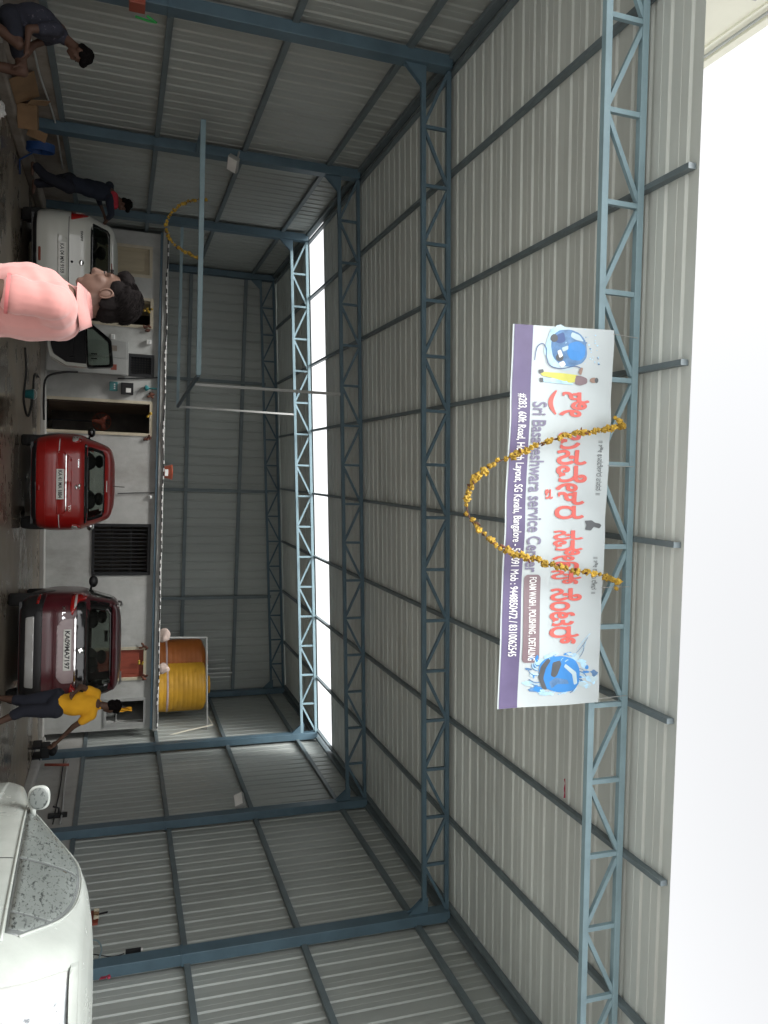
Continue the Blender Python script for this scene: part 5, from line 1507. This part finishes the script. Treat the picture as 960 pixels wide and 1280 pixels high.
for k in range(1500):
    a = rr.uniform(-pi, pi); e = rr.uniform(-0.25, 1.5)
    q = Vector((0.079 * cos(e) * sin(a), -0.027 + 0.091 * cos(e) * cos(a), 0.047 + 0.077 * sin(e)))
    if q.y > 0.02 and q.z < 0.075: continue
    nrm = Vector((q.x / 0.083, (q.y + 0.028) / 0.096, (q.z - 0.05) / 0.082)).normalized()
    flow = (Vector((rr.uniform(-0.5, 0.5), 0.35 if q.y > 0.0 else -0.5, -0.6)) + Vector((rr.uniform(-1, 1), rr.uniform(-1, 1), rr.uniform(-1, 1))) * 0.22)
    flow = (flow - nrm * flow.dot(nrm)).normalized(); ln = rr.uniform(0.015, 0.034); lift = rr.uniform(0.0, 0.35)
    P = [q + nrm * 0.002 + flow * ln * t + nrm * ln * lift * (t - 0.7 * t * t) for t in (0, 0.35, 0.7, 1.0)]
    b.tube([hc + RH @ p for p in P], [0.0014, 0.0013, 0.001, 0.0003], 3, caps=False)
st = b.build('strands', m['hair'], hair_o); st['kind'] = 'stuff'
MB().ell(hc + RH @ Vector((0, 0.092, -0.052)), (0.020, 0.006, 0.004), 12, 6, RH).build('moustache', m['hair'], man, smooth=True)
def folds(me):
    shift(me, lambda p: 0.003 * noise.noise(Vector((p.x * 9, p.y * 9, p.z * 12))) + 0.0055 * sin(p.z * 52 + p.y * 30 + 4 * noise.noise(p * 6)) * max(0, noise.noise(p * 4 + Vector((3, 1, 2))) + 0.25))
shp = [('ell', L_(-0.015, 1.27, 0), (0.195, 0.148, 0.19), RT), ('ell', L_(-0.02, 1.10, 0), (0.178, 0.145, 0.26), RT), ('ell', L_(0.0, 0.93, 0), (0.180, 0.145, 0.16), RT), ('cap', L_(-0.045, 1.37, -0.12), L_(-0.045, 1.37, 0.12), 0.088, 0.088),
       ('ell', L_(-0.075, 1.33, 0), (0.13, 0.08, 0.13), RT), ('cap', L_(-0.02, 1.40), L_(-0.005, 1.455), 0.092, 0.072)]
for sh, el in ((sh_l, el_l), (sh_r, el_r)):
    shp += [('cap', sh, sh.lerp(el, 0.45), 0.067, 0.068), ('ell', sh.lerp(el, 0.45), (0.066, 0.072, 0.07), RT)]
blob('shirt', shp, m['shirt_pink'], man, 0.007, 8, post=folds)
# sleeve bands and collar
for sh, el in ((sh_l, el_l), (sh_r, el_r)):
    a, c_ = sh.lerp(el, 0.545), sh.lerp(el, 0.59)
    MB().tube([a, a.lerp(c_, 0.5), c_], [0.0735, 0.0745, 0.0735], 24, caps=False).build('sleeve_band', m['shirt_pink_trim'], man, smooth=True)
b = MB(); r0 = []; r1 = []; r2 = []
for k in range(33):
    a = radians(-155 + 310 * k / 32) - pi / 2
    dirv = RT @ Vector((cos(a), sin(a), 0))
    base = L_(-0.012, 1.452) ; bk = max(0, -sin(a))
    r0.append(base + dirv * 0.076 + Vector((0, 0, 0.005))); r1.append(base + dirv * 0.073 + Vector((0, 0, 0.035 + 0.018 * bk))); r2.append(base + dirv * 0.096 + Vector((0, 0, -0.002 + 0.01 * bk)))
for k in range(32):
    b.quad(r0[k], r0[k + 1], r1[k + 1], r1[k]); b.quad(r1[k], r1[k + 1], r2[k + 1], r2[k])
b.build('collar', m['shirt_pink'], man, smooth=True)
blob('trousers', [('ell', L_(0, 0.88), (0.185, 0.15, 0.14), RT)] + [q for sg in (-1, 1) for q in (('cap', L_(0.0, 0.86, 0.09 * sg), L_(0.02, 0.48, 0.10 * sg), 0.105, 0.085), ('cap', L_(0.02, 0.48, 0.10 * sg), L_(-0.03, 0.10, 0.11 * sg), 0.085, 0.075))], m['navy_cloth'], man, 0.012)

# ------------------------------------------------------------------ odds and ends along the walls
# cardboard box and sack by the brown wall
p = at(14, 140, Z=0.16); 
t = thing('cardboard_box', 'torn brown cardboard box on the step beside the blue hose', 'box', (-4.98, 12.55, 0.16), 0.5)
b = MB(); b.box(-0.17, 0.17, -0.14, 0.14, 0, 0.26); b.build('carton', m['cardboard'], t, bevel=0.01)
MB().bar((-0.17, -0.15, 0.26), (-0.25, -0.24, 0.33), 0.3, 0.006, (1, 0, 0)).build('flap', m['cardboard'], t)
MB().bar((0.17, 0.0, 0.26), (0.30, 0.03, 0.22), 0.26, 0.006, (0, 1, 0)).build('flap', m['cardboard'], t)
t = thing('cardboard_sheet', 'flat brown cardboard sheet leaning on the wall behind the box', 'cardboard', (-5.10, 11.9, 0.163), 0.0)
MB().bar((0.1, 0, 0.0), (-0.06, 0, 0.30), 0.72, 0.012, (1, 0, 0)).build('sheet', m['cardboard'], t)
t = thing('paper_scrap', 'crumpled white paper scrap on the floor by the cardboard box', 'paper', (-4.62, 11.6, 0.03))
b = MB(); b.ell((0, 0, 0.03), (0.11, 0.08, 0.05), 12, 8); me = b.mesh('scrap', m['white_plastic'])
for vv in me.vertices: vv.co *= 1 + 0.6 * noise.noise(vv.co * 25)
link('scrap', me, t)
# coil of blue hose on the wall
t = thing('hose_coil', 'coiled blue hose hung low on the brown wall by the blue column', 'hose', (-4.94, 13.62, 0.36))
for k in range(6):
    pts = [(0.02 * k - 0.05, 0.11 * cos(2 * pi * q / 24), 0.20 * sin(2 * pi * q / 24)) for q in range(25)]
    MB().tube(pts, 0.013, 7).build('loop', m['blue_plastic'], t, smooth=True)
b = MB(); b.tube([(-0.05, 0.11, 0.0), (0.05, 0.16, -0.15), (0.12, 0.3, -0.33), (0.3, 0.45, -0.34)], 0.013, 7).build('tail', m['blue_plastic'], t, smooth=True)
# black hoses on the floor beside the open door
P = [Vector(q) for q in ((-2.35, 15.6, 0.55), (-2.28, 15.5, 0.2), (-2.2, 15.3, 0.025), (-1.9, 15.2, 0.02), (-1.65, 15.7, 0.02), (-1.4, 16.3, 0.02), (-1.2, 17.2, 0.02))]
P = [at(55, 478, Y=17.7), at(48, 490, Y=17.6), at(46, 505, Y=17.5), at(43, 520, Y=17.4)]
pp = [Vector((-1.95, 17.75, 0.75)), Vector((-1.9, 17.6, 0.45)), Vector((-1.75, 17.5, 0.16)), Vector((-1.3, 17.45, 0.125)), Vector((-0.9, 17.55, 0.125))]
pp = [Vector((q.x, min(q.y, 18.28), q.z)) for q in pp]
b = MB(); b.tube(spline(pp, 6), 0.022, 8); o = b.build('hose', m['rubber'], smooth=True); tag(o, 'black rubber hose drooping to the floor between cupboard and doorway', 'hose')
pp = [Vector((-2.0, 15.0, 0.025)), Vector((-1.6, 15.2, 0.025)), Vector((-1.1, 14.9, 0.025)), Vector((-0.85, 15.6, 0.025)), Vector((-1.2, 16.3, 0.025)), Vector((-1.7, 16.6, 0.025)), Vector((-1.75, 17.4, 0.025))]
b = MB(); b.tube(spline(pp, 6), 0.018, 8); o = b.build('hose', m['rubber'], smooth=True); tag(o, 'dark wash hose lying in loops on the wet floor left of the red car', 'hose')
t = thing('bucket', 'small teal bucket on the wet floor between the open door and the red car', 'bucket', (-1.22, 15.2, 0.004))
MB().lathe([(0.07, 0), (0.09, 0.14), (0.096, 0.147), (0.092, 0.15), (0.082, 0.142), (0.06, 0.02)], 18).build('pail', m['teal'], t, smooth=True)
MB().tube([(0.09 * cos(a), 0, 0.14 + 0.06 * sin(a)) for a in [pi * k / 10 for k in range(11)]], 0.005, 6).build('handle', m['pale_metal'], t)
# conduit along the brown wall
P = [(32, 30), (42, 62), (50, 95), (62, 130), (70, 158), (78, 210)]
pp = [at(x, y, X=-5.16) for x, y in P]
b = MB(); b.tube(spline(pp, 5), 0.014, 7); o = b.build('cable', m['pale_metal'], smooth=True); tag(o, 'pale cable sagging along the brown dwarf wall', 'cable')
# pipes along the right dwarf wall
for i, (P, lab) in enumerate((([(85, 950), (80, 985), (78, 1012), (75, 1030)], 'pale pipe running along the grey dwarf wall'), ([(80, 948), (75, 985), (70, 1010), (66, 1030)], 'thin dark pipe running under the pale pipe on the grey wall'))):
    pp = [at(x, y, X=6.25 if i == 0 else 6.26) for x, y in P]
    b = MB(); b.tube(spline(pp, 5), 0.016 if i == 0 else 0.011, 8); o = b.build('pipe', m['pale_metal'] if i == 0 else m['dark_iron'], smooth=True); tag(o, lab, 'pipe')
p = at(80, 955, X=6.2)
b = MB(); b.tube([at(56, 956, X=6.22), at(70, 956, X=6.22), at(86, 956, X=6.22)], 0.03, 8); o = b.build('drain_pipe', m['red_door'], smooth=True); tag(o, 'short rusty brown pipe on the grey dwarf wall beside the blue column', 'pipe')
t = thing('floor_pump', 'dark pump box standing at the foot of the column by the yellow shirt', 'pump', (5.95, 17.35, 0.0))
MB().box(-0.12, 0.12, -0.2, 0.2, 0.16, 0.34).build('housing', m['dark_iron'], t, bevel=0.03)
MB().lathe([(0.07, -0.2), (0.08, -0.1), (0.08, 0.15), (0.05, 0.2)], 18, (0, 0, 0.40), 'y').build('motor', m['dark_iron'], t, smooth=True)
for sg in (-1, 1): MB().box(sg * 0.12 - 0.03, sg * 0.12 + 0.03, -0.2, 0.2, 0.0, 0.165).build('foot', m['dark_iron'], t)
# dark bracket behind the mirror
p = at(72, 1015, X=6.2)
t = thing('wall_tap', 'dark tap bracket on the grey wall behind the foamed car mirror', 'tap', (6.29, p.y, p.z))
MB().box(-0.06, 0.0, -0.05, 0.05, -0.16, 0.16).build('bracket', m['dark_iron'], t); MB().tube([(-0.05, 0, 0.02), (-0.16, 0, 0.02), (-0.2, 0, -0.08)], 0.018, 8).build('spout', m['dark_iron'], t)
# flood lights
def flood(label, p, face, par_x):
    t = thing('flood_light', label, 'flood light', p)
    d = Vector(face).normalized()
    q = d.to_track_quat('Y', 'Z').to_matrix()
    b = MB(); b.box(-0.13, 0.13, -0.05, 0.03, -0.09, 0.09)
    b.v = [tuple(q @ Vector(v)) for v in b.v]; h = b.build('housing', m['grey_metal'], t, bevel=0.01)
    b = MB(); b.box(-0.115, 0.115, 0.031, 0.036, -0.075, 0.075); b.v = [tuple(q @ Vector(v)) for v in b.v]; b.build('glass_front', m['white_plastic'], t)
    MB().tube([(0, 0, 0), (par_x * 0.12, 0.02, 0.08), (par_x * 0.22, 0.03, 0.10)], 0.016).build('arm', m['grey_metal'], t)
pp = at(291, 205, X=-4.9); flood('grey flood light on the column above the hanging rail', pp, (0.8, -0.5, -0.6), -1)
pp = at(299, 1000, X=5.98); flood('grey flood light on the column facing the yellow water tank', pp, (-0.8, -0.5, -0.6), 1)
# brush rack and lamp on the right wall above the foamed car
p = at(118, 1146, X=6.24)
t = thing('valve_rack', 'brass valve set on a brown board above the foamed car roof', 'valve', (6.27, p.y, p.z))
MB().box(-0.03, 0.0, -0.17, 0.17, -0.05, 0.05).build('board', m['red_door'], t, bevel=0.005)
for k in range(3):
    MB().lathe([(0.025, 0), (0.03, 0.02), (0.02, 0.05), (0.028, 0.07)], 12, (-0.07, -0.09 + 0.09 * k, -0.01)).build('valve', m['frame_cream'] if k != 1 else m['cardboard'], t, smooth=True)
MB().tube([(-0.06, 0.0, 0.05), (-0.10, -0.05, 0.17)], 0.012).build('lever', m['dark_iron'], t)
p = at(167, 1189, X=6.24)
t = thing('tube_lamp', 'short dark tube lamp fitting on the sheets beside the blue column', 'lamp', (6.26, p.y, p.z))
MB().box(-0.05, 0.0, -0.025, 0.025, -0.10, 0.09).build('fitting', m['dark_iron'], t, bevel=0.006); MB().lathe([(0.02, 0.09), (0.02, 0.115)], 10, (-0.025, 0, 0)).build('cap', m['white_plastic'], t)
P = [(112, 1192), (125, 1194), (140, 1196), (155, 1192)]
b = MB(); b.tube(spline([at(x, y, X=6.23) for x, y in P], 5), 0.007, 6); o = b.build('cable', m['dark_iron'], smooth=True); tag(o, 'thin black cable looping on the sheets under the tube lamp', 'cable')
P = [(112, 1175), (122, 1176), (127, 1186), (123, 1200)]
b = MB(); b.tube(spline([at(x, y, X=6.22) for x, y in P], 5), 0.010, 6); o = b.build('hose', m['blue_pale'], smooth=True); tag(o, 'pale blue hose curving beside the blue column above the foamed car', 'hose')
p = at(136, 1221, X=6.1)
t = thing('cloth_tag', 'small red cloth tied to the blue column above the foamed car', 'cloth', p)
MB().ell((0, 0, 0), (0.02, 0.04, 0.022), 12, 8).build('knot', m['pink_tag'], t, smooth=True); MB().bar((0, 0.0, -0.03), (0.02, 0.03, -0.10), 0.05, 0.006, (1, 0, 0)).build('tail', m['pink_tag'], t)
p = at(172, 5, X=-5.0)
t = thing('offering_box', 'small red box with green ribbon on the column above the sitting person', 'box', p)
MB().box(-0.08, 0.05, -0.11, 0.09, -0.09, 0.08).build('case', m['red_door'], t, bevel=0.01)
MB().tube([(0.05, 0.1, 0.1), (0.08, 0.14, 0.2), (0.06, 0.18, 0.12), (0.05, 0.16, -0.02)], 0.014, 6).build('ribbon', m['green_ribbon'], t, smooth=True)

# ------------------------------------------------------------------ neighbouring building on the left
nb = thing('neighbour_house', 'tall cream painted house rising above the shed roof', 'building', (-5.62, 2.5, 0))
MB().box(-8, 0, 0, 10.5, 0, 8.80).build('wall', m['cream'], nb)
MB().box(-8.05, 0.06, -0.06, 10.55, 8.803, 8.93).build('parapet', m['cream'], nb, bevel=0.01)
MB().box(-8.0, 0.03, 0, 10.5, 8.62, 8.66).build('moulding', m['cream'], nb)
MB().tube([(0.05, 0.0, 8.73), (0.05, 10.4, 8.73)], 0.018).build('cable', m['grey_metal'], nb)
wdw = MB().box(-0.02, 0.04, 4.0, 4.95, 7.6, 8.45).build('window', m['grey_metal'], nb)
MB().box(-0.01, 0.045, 4.08, 4.87, 7.68, 8.37).build('pane', m['black_gloss'], wdw)
for hi, (y0_, ln, hh, mm, lab) in enumerate(((-9.0, 13.4, 12.2, 'blocker_dark', 'unseen tall dark house added beside the forecourt to block sky light'), (-21.5, 12.0, 10.6, 'blocker_dark', 'unseen lower dark house added next along to block sky light'))):  # houses added out of view on the right to darken the left wall
    nb = thing('neighbour_house', lab, 'building', (7.6, y0_, 0))
    MB().box(0, 8, 0, ln, 0, hh).build('wall', m[mm], nb)
    MB().box(-0.06, 8.05, -0.06, ln + 0.05, hh + 0.003, hh + 0.16).build('parapet', m[mm], nb, bevel=0.01)
    for k in range(3):
        for zz in (1.0, 4.0, 7.0):
            wdw = MB().box(-0.03, 0.02, 1.5 + 4 * k, 2.9 + 4 * k, zz, zz + 1.3).build('window', m['frame_cream'], nb)
            MB().box(-0.035, 0.0, 1.58 + 4 * k, 2.82 + 4 * k, zz + 0.08, zz + 1.22).build('pane', m['black_gloss'], wdw)

for o in COL.all: scene.collection.objects.link(o)
scene.camera = cam
